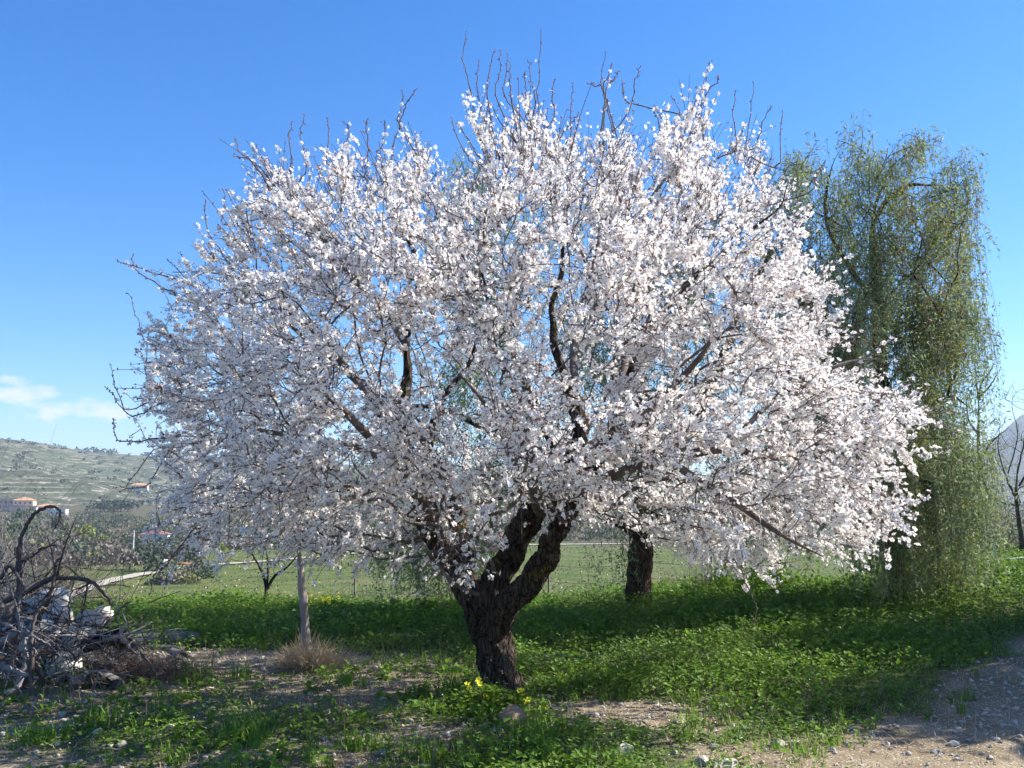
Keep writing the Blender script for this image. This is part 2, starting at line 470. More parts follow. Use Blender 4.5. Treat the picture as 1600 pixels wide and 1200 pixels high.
# ------------------------------------------------------------------ ground sheets
def ground_mat():
    m_, nt, out = new_mat('meadow_soil')
    p = nt.nodes.new("ShaderNodeBsdfPrincipled")
    n1 = noise_tex(nt, 1.7, 6, 0.65); n2 = noise_tex(nt, 38, 4, 0.7)
    v = nt.nodes.new("ShaderNodeTexVoronoi"); v.inputs['Scale'].default_value = 42
    g = nt.nodes.new("ShaderNodeNewGeometry"); nt.links.new(g.outputs['Position'], v.inputs['Vector'])
    soil = ramp(nt, n1, [(0.3, (0.17, 0.125, 0.075)), (0.5, (0.27, 0.215, 0.14)), (0.7, (0.40, 0.335, 0.24))])
    soil = mixc(nt, nmath(nt, 'MULTIPLY', n2, 0.55), soil, (0.13, 0.095, 0.065))
    sc = nt.nodes.new("ShaderNodeSeparateColor"); nt.links.new(v.outputs['Color'], sc.inputs[0])
    peb = nmath(nt, 'MULTIPLY', nmath(nt, 'GREATER_THAN', sc.outputs[0], 0.62), nmath(nt, 'LESS_THAN', v.outputs['Distance'], 0.34))
    soil = mixc(nt, peb, soil, (0.50, 0.44, 0.36))
    a = nt.nodes.new("ShaderNodeAttribute"); a.attribute_name = 'veg'
    vf = nmath(nt, 'MULTIPLY_ADD', n1, 0.5, nmath(nt, 'SUBTRACT', a.outputs['Fac'], 0.55))
    vf = ramp_val(nt, vf, 0.05, 0.45)
    c = mixc(nt, nmath(nt, 'MULTIPLY', vf, 0.85), soil, mixc(nt, n2, (0.03, 0.055, 0.012), (0.075, 0.115, 0.03)))
    nt.links.new(c, p.inputs['Base Color'])
    p.inputs['Roughness'].default_value = 0.95; p.inputs['Specular IOR Level'].default_value = 0.1
    nt.links.new(bump(nt, nmath(nt, 'ADD', n2, nmath(nt, 'MULTIPLY', peb, 0.6)), 0.9, 0.02), p.inputs['Normal'])
    nt.links.new(p.outputs[0], out.inputs[0])
    return m_

def valley_mat():
    m_, nt, out = new_mat('valley_land')
    p = nt.nodes.new("ShaderNodeBsdfPrincipled")
    n1 = noise_tex(nt, 0.018, 5, 0.6); n2 = noise_tex(nt, 0.14, 6, 0.7); n3 = noise_tex(nt, 0.7, 6, 0.8, stretch=(1, 0.35, 1))
    field = ramp(nt, n2, [(0.36, (0.06, 0.095, 0.018)), (0.5, (0.11, 0.14, 0.032)), (0.62, (0.17, 0.155, 0.07))])
    scrubc = ramp(nt, n2, [(0.3, (0.07, 0.065, 0.035)), (0.55, (0.12, 0.10, 0.06)), (0.72, (0.10, 0.12, 0.05))])
    g = nt.nodes.new("ShaderNodeNewGeometry"); sp = nt.nodes.new("ShaderNodeSeparateXYZ"); nt.links.new(g.outputs['Position'], sp.inputs[0])
    far = ramp_val(nt, nmath(nt, 'MULTIPLY_ADD', n1, 90.0, sp.outputs[1]), 330, 370)
    c = mixc(nt, far, field, scrubc)
    c = mixc(nt, nmath(nt, 'MULTIPLY', n3, 0.45), c, (0.05, 0.065, 0.02))
    nt.links.new(c, p.inputs['Base Color']); p.inputs['Roughness'].default_value = 0.95; p.inputs['Specular IOR Level'].default_value = 0.1
    nt.links.new(bump(nt, n3, 0.8, 0.4), p.inputs['Normal'])
    nt.links.new(p.outputs[0], out.inputs[0])
    return m_

def hill_mat():
    m_, nt, out = new_mat('hillside_land')
    p = nt.nodes.new("ShaderNodeBsdfPrincipled")
    n1 = noise_tex(nt, 0.006, 5, 0.6); n2 = noise_tex(nt, 0.03, 7, 0.75); n3 = noise_tex(nt, 0.085, 6, 0.8); n4 = noise_tex(nt, 0.011, 3, 0.5)
    c = ramp(nt, n2, [(0.34, (0.045, 0.055, 0.032)), (0.5, (0.085, 0.09, 0.052)), (0.64, (0.17, 0.155, 0.105))])
    c = mixc(nt, nmath(nt, 'MULTIPLY', ramp_val(nt, n1, 0.45, 0.6), 0.55), c, (0.07, 0.10, 0.045))
    # terraces: pale risers following the contours where the noise has them
    g = nt.nodes.new("ShaderNodeNewGeometry"); sp = nt.nodes.new("ShaderNodeSeparateXYZ"); nt.links.new(g.outputs['Position'], sp.inputs[0])
    band = nmath(nt, 'SINE', nmath(nt, 'MULTIPLY_ADD', n2, 5.0, nmath(nt, 'MULTIPLY', sp.outputs[2], 1.5)))
    tz = nmath(nt, 'MULTIPLY', ramp_val(nt, band, 0.6, 0.95), ramp_val(nt, n4, 0.5, 0.62))
    c = mixc(nt, nmath(nt, 'MULTIPLY', tz, 0.7), c, (0.34, 0.29, 0.20))
    rock = ramp_val(nt, n3, 0.555, 0.62)
    c = mixc(nt, nmath(nt, 'MULTIPLY', rock, 0.85), c, (0.44, 0.40, 0.32))
    dark = ramp_val(nt, n3, 0.46, 0.40)
    c = mixc(nt, nmath(nt, 'MULTIPLY', dark, 0.8), c, (0.035, 0.05, 0.025))
    nt.links.new(c, p.inputs['Base Color']); p.inputs['Roughness'].default_value = 0.95; p.inputs['Specular IOR Level'].default_value = 0.1
    nt.links.new(bump(nt, n3, 1.0, 3.0), p.inputs['Normal'])
    nt.links.new(p.outputs[0], out.inputs[0])
    return m_

def sheets():
    ang = np.concatenate([np.linspace(-180, -50, 40, endpoint=False), np.linspace(-50, -34, 24, endpoint=False), np.linspace(-34, 34, 300, endpoint=False), np.linspace(34, 50, 24, endpoint=False), np.linspace(50, 180, 41)])
    rad = np.concatenate([[0.02], np.linspace(0.6, 18, 130), np.geomspace(18.3, 5200, 150)])
    A, Rd = np.meshgrid(np.radians(ang), rad)
    X = np.sin(A) * Rd; Y = np.cos(A) * Rd
    Z = H(X, Y)
    V = np.stack([X, Y, Z], -1).reshape(-1, 3)
    nA = len(ang)
    i = np.arange(len(rad) - 1)[:, None] * nA; j = np.arange(nA - 1)[None, :]
    F = np.stack([i + j, i + j + 1, i + nA + j + 1, i + nA + j], -1)
    def part(name, r0, r1, mat, at=False):
        sel = (rad[:-1] >= r0) & (rad[:-1] < r1)
        f = F[sel].reshape(-1, 4)
        u, inv = np.unique(f, return_inverse=True)
        attrs = {'veg': veg(V[u, 0], V[u, 1])} if at else None
        me = mesh_np(name, V[u], [inv.reshape(-1, 4)], mat, None, True, attrs)
        o = link(bpy.data.objects.new(name, me)); tag(o, kind='structure')
        return o
    part('meadow_ground', 0, 22, ground_mat(), True)
    part('valley_ground', 22, 760, valley_mat())
    part('hillside', 760, 9999, hill_mat())
sheets()

# track and valley road ------------------------------------------------------
def strip(name, P, w, mat, lift, label=None):
    P = smooth_path(P, 14); T = unit(np.gradient(P, axis=0)); N = np.stack([-T[:, 1], T[:, 0]], 1)
    ws = np.linspace(-1, 1, 7)
    if np.isscalar(w): w = np.full(len(P), w)
    wig = 1 + 0.12 * np.sin(np.arange(len(P)) * 0.9) + 0.08 * np.sin(np.arange(len(P)) * 2.3)
    X = P[:, None, 0] + N[:, None, 0] * ws[None] * (w * wig)[:, None] / 2; Y = P[:, None, 1] + N[:, None, 1] * ws[None] * (w * wig)[:, None] / 2
    Z = H(X, Y) + lift
    V = np.stack([X, Y, Z], -1).reshape(-1, 3); k = len(ws)
    i = np.arange(len(P) - 1)[:, None] * k; j = np.arange(k - 1)[None]
    F = np.stack([i + j, i + j + 1, i + k + j + 1, i + k + j], -1).reshape(-1, 4)
    o = link(bpy.data.objects.new(name, mesh_np(name, V, [F], mat, None, True))); tag(o, kind='structure')
    return o
def onvalley(px, py):
    """point of the valley floor seen at a pixel"""
    d = 60.0
    for _ in range(4000):
        q = pix(px, py, d)
        if q[2] <= float(H(q[0], q[1])) and d > 90: return q[:2]
        d += 0.5
    return q[:2]
M['road'] = rough_mat('pale_gravel_road', [(0.3, (0.30, 0.27, 0.20)), (0.7, (0.48, 0.43, 0.35))], 0.8, 0.95, 0.2, 0.02)
M['redsoil'] = rough_mat('ploughed_red_soil', [(0.3, (0.24, 0.12, 0.06)), (0.7, (0.36, 0.20, 0.11))], 0.5, 0.95, 0.4, 0.1)
strip('valley_road', [onvalley(*p) for p in ((60, 948), (120, 925), (165, 911), (215, 900), (300, 887), (400, 879), (470, 873), (560, 865), (700, 857), (850, 852), (1000, 850))], 3.4, M['road'], 0.25)
strip('red_soil_patch', [onvalley(*p) for p in ((268, 888), (280, 884), (300, 881))], 7, M['redsoil'], 0.4)

# ------------------------------------------------------------------ tree growth
def path_seeds(paths):
    """paths: list of arrays (n,4) x,y,z,r; returns node arrays with parents; every path after the first hangs on its nearest earlier node"""
    N, par, ln, rd = [], [], [], []
    for k, P in enumerate(paths):
        P = np.asarray(P, float)
        base = len(N)
        for i, q in enumerate(P):
            if i == 0:
                if k == 0: p_ = -1
                else:
                    A = np.array(N); p_ = int(np.argmin(np.linalg.norm(A - q[:3], axis=1)))
            else: p_ = base + i - 1
            N.append(q[:3]); par.append(p_); rd.append(q[3])
            ln.append(0 if p_ < 0 else ln[p_] + np.linalg.norm(q[:3] - N[p_]))
    return np.array(N), par, ln, np.array(rd)

def grow(seedN, seedpar, seedlen, pts, bf=0.3, skip=0):
    nS, nP = len(seedN), len(pts)
    N = np.vstack([seedN, pts]); par = list(seedpar) + [-1] * nP; ln = np.array(list(seedlen) + [0.0] * nP)
    best = np.full(nP, 1e9); bp = np.zeros(nP, int)
    for j in range(skip, nS):
        c = np.linalg.norm(pts - seedN[j], axis=1) + bf * ln[j]
        m_ = c < best; best[m_] = c[m_]; bp[m_] = j
    done = np.zeros(nP, bool)
    for _ in range(nP):
        i = int(np.argmin(np.where(done, 1e9, best)))
        done[i] = True; j = bp[i]; par[nS + i] = j
        ln[nS + i] = ln[j] + np.linalg.norm(pts[i] - N[j])
        c = np.linalg.norm(pts - pts[i], axis=1) + bf * ln[nS + i]
        m_ = (c < best) & ~done; best[m_] = c[m_]; bp[m_] = nS + i
    return N, np.array(par), ln

def chains(N, par, nS, tip=0.003, expo=0.42):
    """split the grown part into chains; returns list of (points, radii, order weight)"""
    n = len(N); kids = [[] for _ in range(n)]
    for i in range(nS, n): kids[par[i]].append(i)
    cnt = np.zeros(n)
    order = []
    stack = [i for i in range(nS) if kids[i]]
    st = list(stack)
    while st:
        i = st.pop(); order.append(i); st.extend(kids[i])
    for i in reversed(order):
        cnt[i] = 1 if not kids[i] else cnt[i] + sum(cnt[k] for k in kids[i])
    out = []
    starts = [(i, k) for i in range(nS) for k in kids[i]]
    while starts:
        a, k = starts.pop()
        c = [a, k]
        while kids[c[-1]]:
            ks = sorted(kids[c[-1]], key=lambda q: -cnt[q])
            for q in ks[1:]: starts.append((c[-1], q))
            c.append(ks[0])
        P = N[c]; r = tip * np.maximum(cnt[c], 1) ** expo; r[0] = r[1] * 1.05
        out.append((P, r, cnt[k]))
    return out

def tree_paths(spec):
    out = []
    for s in spec:
        n = len(s)
        out.append(np.array([list(pix(a, b, d)) + [r if r > 0.06 else r * (0.82 - 0.55 * (i / (n - 1)) ** 2 * (i > n / 2))] for i, (a, b, d, r) in enumerate(s)]))
    return out

def refine(P, sub=5):
    return smooth_path(P, sub)

def poly_polar(poly, c, nb=360):
    """radius of the polygon about c per degree"""
    poly = np.asarray(poly, float) - c
    out = np.zeros(nb)
    for k in range(nb):
        a = 2 * np.pi * k / nb; d = np.array([math.cos(a), math.sin(a)])
        best = 1.0
        for i in range(len(poly)):
            p, q = poly[i], poly[(i + 1) % len(poly)]
            e = q - p; det = d[0] * -e[1] + d[1] * e[0]
            if abs(det) < 1e-9: continue
            t = (p[0] * -e[1] + p[1] * e[0]) / det; u = (d[0] * p[1] - d[1] * p[0]) / det
            if t > 0 and 0 <= u <= 1: best = max(best, t)
        out[k] = best
    return out

def rho(px, c, tab):
    v = px - c; a = (np.degrees(np.arctan2(v[:, 1], v[:, 0])) % 360).astype(int) % 360
    return np.hypot(v[:, 0], v[:, 1]) / tab[a]

def clump_noise(P, s, off=0.0):
    return np.array([mnoise.noise(Vector((p[0] / s + off, p[1] / s, p[2] / s))) for p in P])

# ------------------------------------------------------------------ the almond tree
def blossom_template():
    """five cupped petals, a calyx behind and a few stamens' worth of red centre; faces -> material"""
    V = [(0, 0, 0.0)]; Q = []; mi = []
    for k in range(5):
        a = 2 * math.pi * k / 5
        def pt(r, da, z): return (r * math.cos(a + da), r * math.sin(a + da), z)
        b = len(V)
        V += [pt(0.62, -0.50, 0.20), pt(1.0, -0.20, 0.30), pt(1.0, 0.22, 0.34), pt(0.62, 0.50, 0.20)]
        Q.append([0, b, b + 1, b + 2]); Q.append([0, b + 2, b + 3, 0])
    return V, Q

def blossoms_mesh(C, D, size, kind, cup):
    """C centres, D facing directions. five petals each: 2 tris + 1 tri = kite with blunt tip, plus calyx pyramid"""
    n = len(C)
    ref = rand_unit(n)
    A = unit(np.cross(D, ref)); B = np.cross(D, A)
    ang = (2 * np.pi * np.arange(5) / 5)[None, :] + rng.uniform(0, 6.3, n)[:, None] + rng.normal(0, 0.09, (n, 5))
    sz = size[:, None] * rng.uniform(0.85, 1.12, (n, 5))
    cp = cup[:, None] + rng.normal(0, 0.12, (n, 5))
    def P(rf, da, zf):
        a = ang + da
        r = sz * rf * np.cos(cp * 0.9); z = sz * rf * np.sin(cp) * zf
        return C[:, None, :] + (r * np.cos(a))[..., None] * A[:, None, :] + (r * np.sin(a))[..., None] * B[:, None, :] + z[..., None] * D[:, None, :]
    v0 = P(0.06, 0, 1); v1 = P(0.74, -0.60, 1.1); v2 = P(1.0, -0.2, 1.0); v3 = P(1.0, 0.2, 1.0); v4 = P(0.74, 0.60, 1.1)
    v23 = P(1.04, 0.0, 1.0)
    V = np.stack([v0, v1, v23, v4], 2).reshape(-1, 3)
    F = (np.arange(n * 5) * 4)[:, None] + np.arange(4)[None, :]
    mi = np.repeat(kind, 5)
    # calyx: small three sided cone behind and a red eye in front
    c1 = C[:, None, :] + 0.22 * size[:, None, None] * (np.cos(np.array([0, 2.1, 4.2]))[None, :, None] * A[:, None, :] + np.sin(np.array([0, 2.1, 4.2]))[None, :, None] * B[:, None, :]) + 0.10 * size[:, None, None] * D[:, None, :]
    c2 = C - D * size[:, None] * 0.55
    V2 = np.concatenate([c1, c2[:, None, :]], 1).reshape(-1, 3)
    b = (np.arange(n) * 4)[:, None]
    F2 = np.concatenate([b + np.array([[0, 1, 2]]), b + np.array([[0, 3, 1]]), b + np.array([[2, 3, 0]])], 0)
    return V, F, mi, V2, F2

def build_almond():
    base = pix(786, 1090, 8.4); base[2] = float(H(base[0], base[1]))
    root = empty('almond_tree', tuple(base), 'large old almond tree covered in white blossom on a dark forked trunk', 'tree')
    trunk = [(797, 1114, 8.4, .20), (791, 1090, 8.4, .165), (783, 1060, 8.4, .155), (774, 1020, 8.42, .152), (765, 985, 8.45, .162), (759, 955, 8.45, .175), (754, 935, 8.45, .13)]
    spec = [trunk,
        # left pair
        [(757, 965, 8.45, .14), (735, 922, 8.5, .122), (711, 892, 8.55, .108), (690, 858, 8.55, .10), (672, 820, 8.5, .095), (658, 778, 8.45, .09), (640, 742, 8.45, .088), (627, 705, 8.4, .075), (630, 640, 8.35, .065), (636, 570, 8.35, .055), (640, 500, 8.3, .045), (655, 440, 8.3, .034), (640, 380, 8.2, .025), (612, 320, 8.1, .017), (605, 270, 8.1, .010)],
        [(722, 905, 8.55, .085), (727, 868, 8.7, .080), (718, 820, 8.8, .076), (704, 775, 8.9, .074), (684, 738, 9.0, .068), (668, 700, 9.1, .062), (690, 630, 9.3, .05), (735, 560, 9.5, .042), (760, 480, 9.6, .034), (745, 400, 9.5, .025), (725, 330, 9.4, .016)],
        # right pair
        [(757, 960, 8.42, .145), (768, 920, 8.40, .122), (790, 880, 8.38, .112), (812, 838, 8.35, .108), (828, 803, 8.3, .106), (852, 785, 8.3, .10), (880, 755, 8.3, .092), (899, 712, 8.3, .08), (905, 660, 8.3, .07), (885, 600, 8.3, .06), (868, 540, 8.35, .055), (862, 490, 8.4, .048), (875, 430, 8.4, .04), (880, 360, 8.4, .032), (852, 300, 8.3, .023), (805, 225, 8.2, .015), (768, 165, 8.2, .009)],
        [(768, 985, 8.36, .13), (792, 945, 8.2, .108), (830, 908, 8.12, .102), (850, 876, 8.05, .096), (863, 842, 8.02, .085), (880, 815, 8.0, .075), (895, 788, 7.95, .070), (930, 725, 7.9, .066), (962, 650, 7.8, .06), (992, 560, 7.7, .052), (1030, 490, 7.65, .045), (1100, 420, 7.6, .037), (1170, 365, 7.6, .027), (1215, 325, 7.6, .018), (1235, 285, 7.6, .010)],
        # secondaries
        [(640, 745, 8.45, .06), (600, 757, 8.2, .055), (540, 760, 7.9, .05), (470, 768, 7.7, .042), (390, 792, 7.5, .03), (310, 805, 7.4, .018)],
        [(632, 650, 8.35, .06), (592, 642, 8.5, .055), (560, 598, 8.7, .05), (530, 560, 8.8, .045), (480, 510, 8.9, .037), (420, 465, 8.9, .03), (350, 430, 8.8, .022), (270, 425, 8.7, .013)],
        [(640, 540, 8.3, .045), (600, 490, 8.1, .04), (560, 440, 7.9, .034), (500, 370, 7.8, .027), (450, 310, 7.8, .02), (405, 258, 7.8, .012)],
        [(905, 770, 7.95, .065), (960, 742, 7.7, .055), (1040, 718, 7.4, .048), (1130, 702, 7.3, .04), (1230, 715, 7.3, .032), (1320, 698, 7.4, .024), (1400, 668, 7.5, .017), (1465, 650, 7.5, .011)],
        [(1040, 718, 7.4, .035), (1120, 765, 7.2, .03), (1200, 825, 7.1, .022), (1290, 870, 7.1, .013)],
        [(850, 800, 8.25, .07), (833, 768, 8.1, .058), (815, 730, 8.0, .05), (782, 675, 7.95, .038), (740, 610, 7.9, .028), (700, 560, 7.8, .015)],
        [(900, 710, 8.35, .07), (1000, 660, 9.2, .055), (1100, 600, 9.6, .045), (1200, 560, 9.9, .034), (1290, 540, 10.1, .022)],
        [(962, 650, 7.8, .05), (985, 520, 8.3, .042), (995, 420, 8.5, .035), (1012, 330, 8.5, .027), (1060, 250, 8.4, .019), (1098, 180, 8.4, .011)],
        [(850, 800, 8.2, .055), (830, 700, 7.5, .045), (800, 600, 6.95, .035), (760, 520, 6.6, .025), (720, 440, 6.5, .015)],
        [(690, 835, 8.5, .055), (620, 730, 7.5, .045), (550, 650, 6.9, .035), (470, 590, 6.6, .02)],
        [(935, 715, 7.9, .055), (1030, 630, 7.3, .036), (1090, 560, 7.1, .024), (1130, 480, 7.0, .012)],
        [(905, 660, 8.35, .055), (900, 520, 9.5, .045), (930, 400, 10.0, .032), (950, 290, 10.0, .02), (950, 200, 9.9, .012)],
        [(668, 690, 9.1, .055), (560, 600, 9.8, .042), (470, 520, 10.2, .03), (390, 450, 10.2, .018)],
        [(640, 745, 8.45, .055), (560, 700, 9.2, .045), (450, 680, 9.6, .034), (330, 660, 9.6, .022), (230, 640, 9.3, .012)],
        [(600, 757, 8.2, .034), (530, 785, 7.5, .022), (470, 790, 7.2, .011)],
        [(905, 770, 7.95, .05), (1010, 790, 8.8, .04), (1120, 800, 9.3, .03), (1240, 800, 9.5, .018)],
        [(935, 715, 7.9, .045), (960, 690, 7.0, .035), (1010, 700, 6.5, .025), (1080, 740, 6.3, .015)],
        [(1130, 702, 7.3, .03), (1220, 620, 7.4, .025), (1310, 570, 7.5, .018), (1380, 560, 7.5, .011)],
    ]
    paths = [refine(p, 5) for p in tree_paths(spec)]
    seedN, sp, sl, sr = path_seeds(paths)
    poly = [(185, 575), (222, 500), (205, 425), (250, 400), (300, 350), (345, 305), (390, 245), (440, 245), (480, 225), (560, 222), (600, 205), (635, 185), (650, 235), (680, 262), (712, 262), (738, 200), (730, 110), (760, 128), (800, 150), (855, 150), (880, 190), (915, 225), (945, 150), (985, 170), (1030, 220), (1085, 130), (1120, 165), (1140, 205), (1200, 195), (1235, 235), (1280, 285), (1290, 355), (1315, 400), (1345, 470), (1335, 520), (1365, 575), (1400, 590), (1470, 610), (1480, 650), (1420, 680), (1395, 705), (1410, 755), (1390, 820), (1325, 870), (1260, 885), (1180, 890), (1110, 870), (1050, 850), (1000, 835), (950, 800), (910, 800), (840, 800), (790, 820), (755, 880), (700, 895), (640, 850), (560, 835), (500, 855), (440, 855), (340, 855), (265, 850), (245, 850), (225, 790), (200, 740), (215, 700), (190, 650)]
    cc = np.array([800.0, 570.0])
    # shoots and blossom grow past the branches, so the branch volume stays inside the crown's outline
    poly = [(800 + (a - 800) * (0.94 if b < 520 else 0.98), 570 + (b - 570) * 0.925) if b < 700 else (a, b + (14 if b > 780 else 0)) for a, b in poly]
    poly = [(a, b + 32) if (b > 800 and 430 < a < 770) else (a, b) for a, b in poly]
    tab = poly_polar(poly, cc)
    # attraction points through the crown's volume, denser towards its shell
    cand = np.stack([rng.uniform(150, 1500, 60000), rng.uniform(60, 920, 60000)], 1)
    d = rng.uniform(5.7, 11.4, 60000)
    r2 = rho(cand, cc, tab)
    dep = (d - 8.45) / 2.75
    q = np.sqrt(np.minimum(r2, 3) ** 2.6 + np.abs(dep) ** 2.6)
    W = np.stack([pix(a, b, c) for a, b, c in zip(cand[:, 0], cand[:, 1], d)]) 
    lump = clump_noise(W, 0.9, 2.2)
    keep = (r2 < 0.93 + 0.16 * lump) & (q < 1.0 + 0.22 * lump) & (W[:, 2] > 0.86) & (rng.uniform(0, 1, 60000) < 0.16 + 0.84 * sstep(0.35, 0.95, q))
    W = W[keep]; q = q[keep]
    cn = clump_noise(W, 0.55)
    W = W[cn > -0.17 - 0.25 * (rng.uniform(0, 1, len(W)) < 0.3)]
    rng.shuffle(W)
    pts = W[:3900]
    N, par, ln = grow(seedN, sp, sl, pts, 0.28, skip=34)
    ch = chains(N, par, len(seedN), 0.0030, 0.40)
    ch.sort(key=lambda c: -c[2])
    # trunk and limbs
    tv = MB()
    P = refine(tree_paths([trunk])[0], 9)
    V, F = tube(P[:, :3], P[:, 3], 48, 0.16, 1); tv.add(V, F)
    tv.build('trunk', M['almond_bark'], root, smooth=True)
    limbs = []
    for k, s in enumerate(spec[1:]):
        P = refine(tree_paths([s])[0], 10 if k < 4 else 6)
        n = len(P)
        jit = 0.012 if k < 4 else 0.018
        ph = k * 1.9
        P = P.copy(); t = np.arange(n)
        P[:, 0] += jit * np.sin(t * 0.45 + ph); P[:, 1] += jit * np.sin(t * 0.6 + 2 * ph)
        V, F = tube(P[:, :3], P[:, 3], 28 if k < 4 else 10, 0.15 if k < 4 else 0.07, k + 2)
        mb = MB(); mb.add(V, F); limbs.append((mb.build('limb', M['almond_bark'] if k < 4 else M['branch'], root, smooth=True), P[:, :3]))
    # branches: the 60 heaviest chains are parts, the rest is one mass of twigs
    tw = MB()
    node_pts, node_dir = [], []
    for k, (P, r, w) in enumerate(ch):
        Q = smooth_path(np.column_stack([P, r]), 4)
        m_ = len(Q); t = np.arange(m_)
        ph = rng.uniform(0, 6, 3)
        env = np.sin(np.pi * np.clip(t / max(m_ - 1, 1), 0, 1)) ** 0.5
        Q[:, :3] += (0.016 * env)[:, None] * np.stack([np.sin(t * 0.9 + ph[0]), np.sin(t * 1.1 + ph[1]), np.sin(t * 0.8 + ph[2])], 1)
        V, F = tube(Q[:, :3], Q[:, 3], 6 if k < 60 else 4)
        if k < 60:
            own = min(limbs, key=lambda l: np.min(np.linalg.norm(l[1] - P[0], axis=1)))[0]
            mb = MB(); mb.add(V, F); mb.build('branch', M['branch'], own, smooth=True)
        else: tw.add(V, F)
        Tn = unit(np.gradient(Q[:, :3], axis=0))
        sel = Q[:, 3] < 0.016
        node_pts.append(Q[sel, :3]); node_dir.append(Tn[sel])
    node_pts = np.vstack(node_pts); node_dir = np.vstack(node_dir)
    # flowering shoots
    nS = 9200
    idx = rng.integers(0, len(node_pts), nS)
    o = node_pts[idx]; cen = np.array([0.0, 8.45, 2.9])
    outw = unit((o - cen) * np.array([1, 1, 1.2]))
    upw = np.array([0, 0, 1.0])
    hi = sstep(3.2, 5.2, o[:, 2])[:, None]
    lo = sstep(1.9, 1.1, o[:, 2])[:, None]
    dirv = unit(0.75 * outw + 0.5 * node_dir[idx] + (0.15 + 1.1 * hi - 0.45 * lo) * upw + 0.75 * rand_unit(nS))
    L = rng.uniform(0.10, 0.34, nS) * (1 + 0.35 * hi[:, 0])
    # explicit bare shoots along the crown's edge, seen in the photograph
    spikes = [((748, 215), (733, 130), (722, 92), (729, 52)), ((752, 170), (745, 130), (750, 95)), ((762, 160), (766, 110), (773, 76)), ((775, 150), (782, 115), (783, 78)), ((788, 150), (790, 118), (793, 84)), ((800, 160), (797, 130), (796, 100)),
              ((842, 200), (841, 130), (845, 48)), ((836, 150), (830, 125), (826, 94)), ((822, 160), (821, 130), (820, 112)), ((862, 190), (862, 150), (866, 124)), ((890, 215), (892, 165), (896, 130)), ((882, 205), (895, 190), (905, 176)),
              ((960, 220), (945, 150), (939, 128), (946, 82)), ((944, 145), (930, 132), (918, 130)), ((944, 142), (952, 118), (956, 98)), ((948, 140), (962, 122), (968, 112)), ((985, 170), (990, 130), (1001, 103)), ((983, 160), (975, 140), (972, 128)),
              ((1090, 180), (1100, 140), (1108, 98)), ((1102, 150), (1120, 130), (1123, 118)), ((1075, 200), (1060, 170), (1048, 150)), ((1160, 250), (1172, 180), (1178, 128)), ((1150, 230), (1146, 180), (1150, 140)), ((1180, 230), (1192, 190), (1206, 165)), ((1215, 260), (1219, 210), (1222, 174)),
              ((420, 290), (392, 250), (375, 238), (367, 216)), ((395, 254), (380, 246), (366, 245)), ((398, 254), (396, 235), (400, 228)), ((478, 260), (470, 215), (476, 180)), ((455, 255), (452, 215), (457, 190)), ((510, 250), (514, 215), (512, 182)), ((540, 245), (545, 205), (538, 190)), ((575, 240), (574, 205), (573, 185)), ((600, 240), (602, 205), (600, 188)),
              ((612, 240), (630, 180), (636, 160), (652, 138)), ((624, 195), (628, 165), (629, 142)), ((330, 370), (320, 335), (322, 312)), ((350, 350), (352, 315), (350, 296)), ((250, 430), (215, 418), (183, 408)), ((218, 425), (209, 415), (208, 398)),
              ((235, 600), (228, 540), (215, 500), (200, 458)), ((230, 580), (222, 555), (212, 545)), ((205, 650), (184, 610), (172, 570)), ((200, 640), (178, 618), (165, 605)), ((190, 690), (178, 665), (178, 655)), ((735, 250), (712, 210), (706, 184)), ((745, 240), (730, 215), (714, 192)),
              ((1040, 230), (1030, 190), (1020, 172)), ((1265, 300), (1275, 275), (1290, 262)), ((1425, 690), (1470, 670), (1515, 683)), ((1440, 650), (1480, 640), (1492, 650)), ((1140, 860), (1160, 900), (1180, 945), (1178, 975)), ((300, 830), (262, 880), (240, 900), (235, 930)), ((310, 840), (270, 870), (222, 905)), ((250, 700), (215, 735), (190, 770)), ((255, 720), (225, 760), (180, 762))]
    sv = []
    for s in spikes:
        dd = 8.3 + rng.uniform(-0.5, 0.5)
        P = np.array([pix(a, b, dd) for a, b in s])
        near_ = node_pts[np.argmin(np.linalg.norm(node_pts - P[0], axis=1))]
        P = smooth_path(np.vstack([near_, P]), 5)
        n = len(P); P += 0.006 * rng.normal(size=P.shape)
        r = np.linspace(0.0065, 0.0028, n)
        V, F = tube(P, r, 4); tw.add(V, F)
        sv.append(P)
    K = 3
    t = np.linspace(0, 1, K)[None, :, None]
    bend = 0.12 * rng.normal(size=(nS, 1, 3))
    Sp = o[:, None, :] + dirv[:, None, :] * (L[:, None, None] * t) + bend * L[:, None, None] * t ** 2 + 0.0
    V, F = batch_tubes(Sp, np.linspace(0.0034, 0.0018, K)[None, :] * np.ones((nS, 1)), 3); tw.add(V, F)
    # longer bare water shoots all over the upper crown and some at the sides
    hsel = np.where((node_pts[:, 2] > 3.4) | ((np.abs(node_pts[:, 0]) > 2.6) & (node_pts[:, 2] > 2.3)))[0]
    nb = 480
    hi_i = rng.choice(hsel, nb); ob = node_pts[hi_i]
    wup = sstep(2.8, 4.3, ob[:, 2])[:, None]
    db = unit(wup * np.array([0, 0, 1.25]) + 0.75 * unit(ob - cen) + 0.3 * rand_unit(nb))
    Lb = rng.uniform(0.18, 0.5, nb)
    Sb = ob[:, None, :] + db[:, None, :] * (Lb[:, None, None] * np.linspace(0, 1, 6)[None, :, None]) + 0.05 * rng.normal(size=(nb, 1, 3)) * np.linspace(0, 1, 6)[None, :, None] ** 2
    V, F = batch_tubes(Sb, np.linspace(0.0045, 0.0022, 6)[None, :] * np.ones((nb, 1)), 3); tw.add(V, F)
    # blossoms along shoots
    C, D = [], []
    nbp = rng.integers(7, 14, nS)
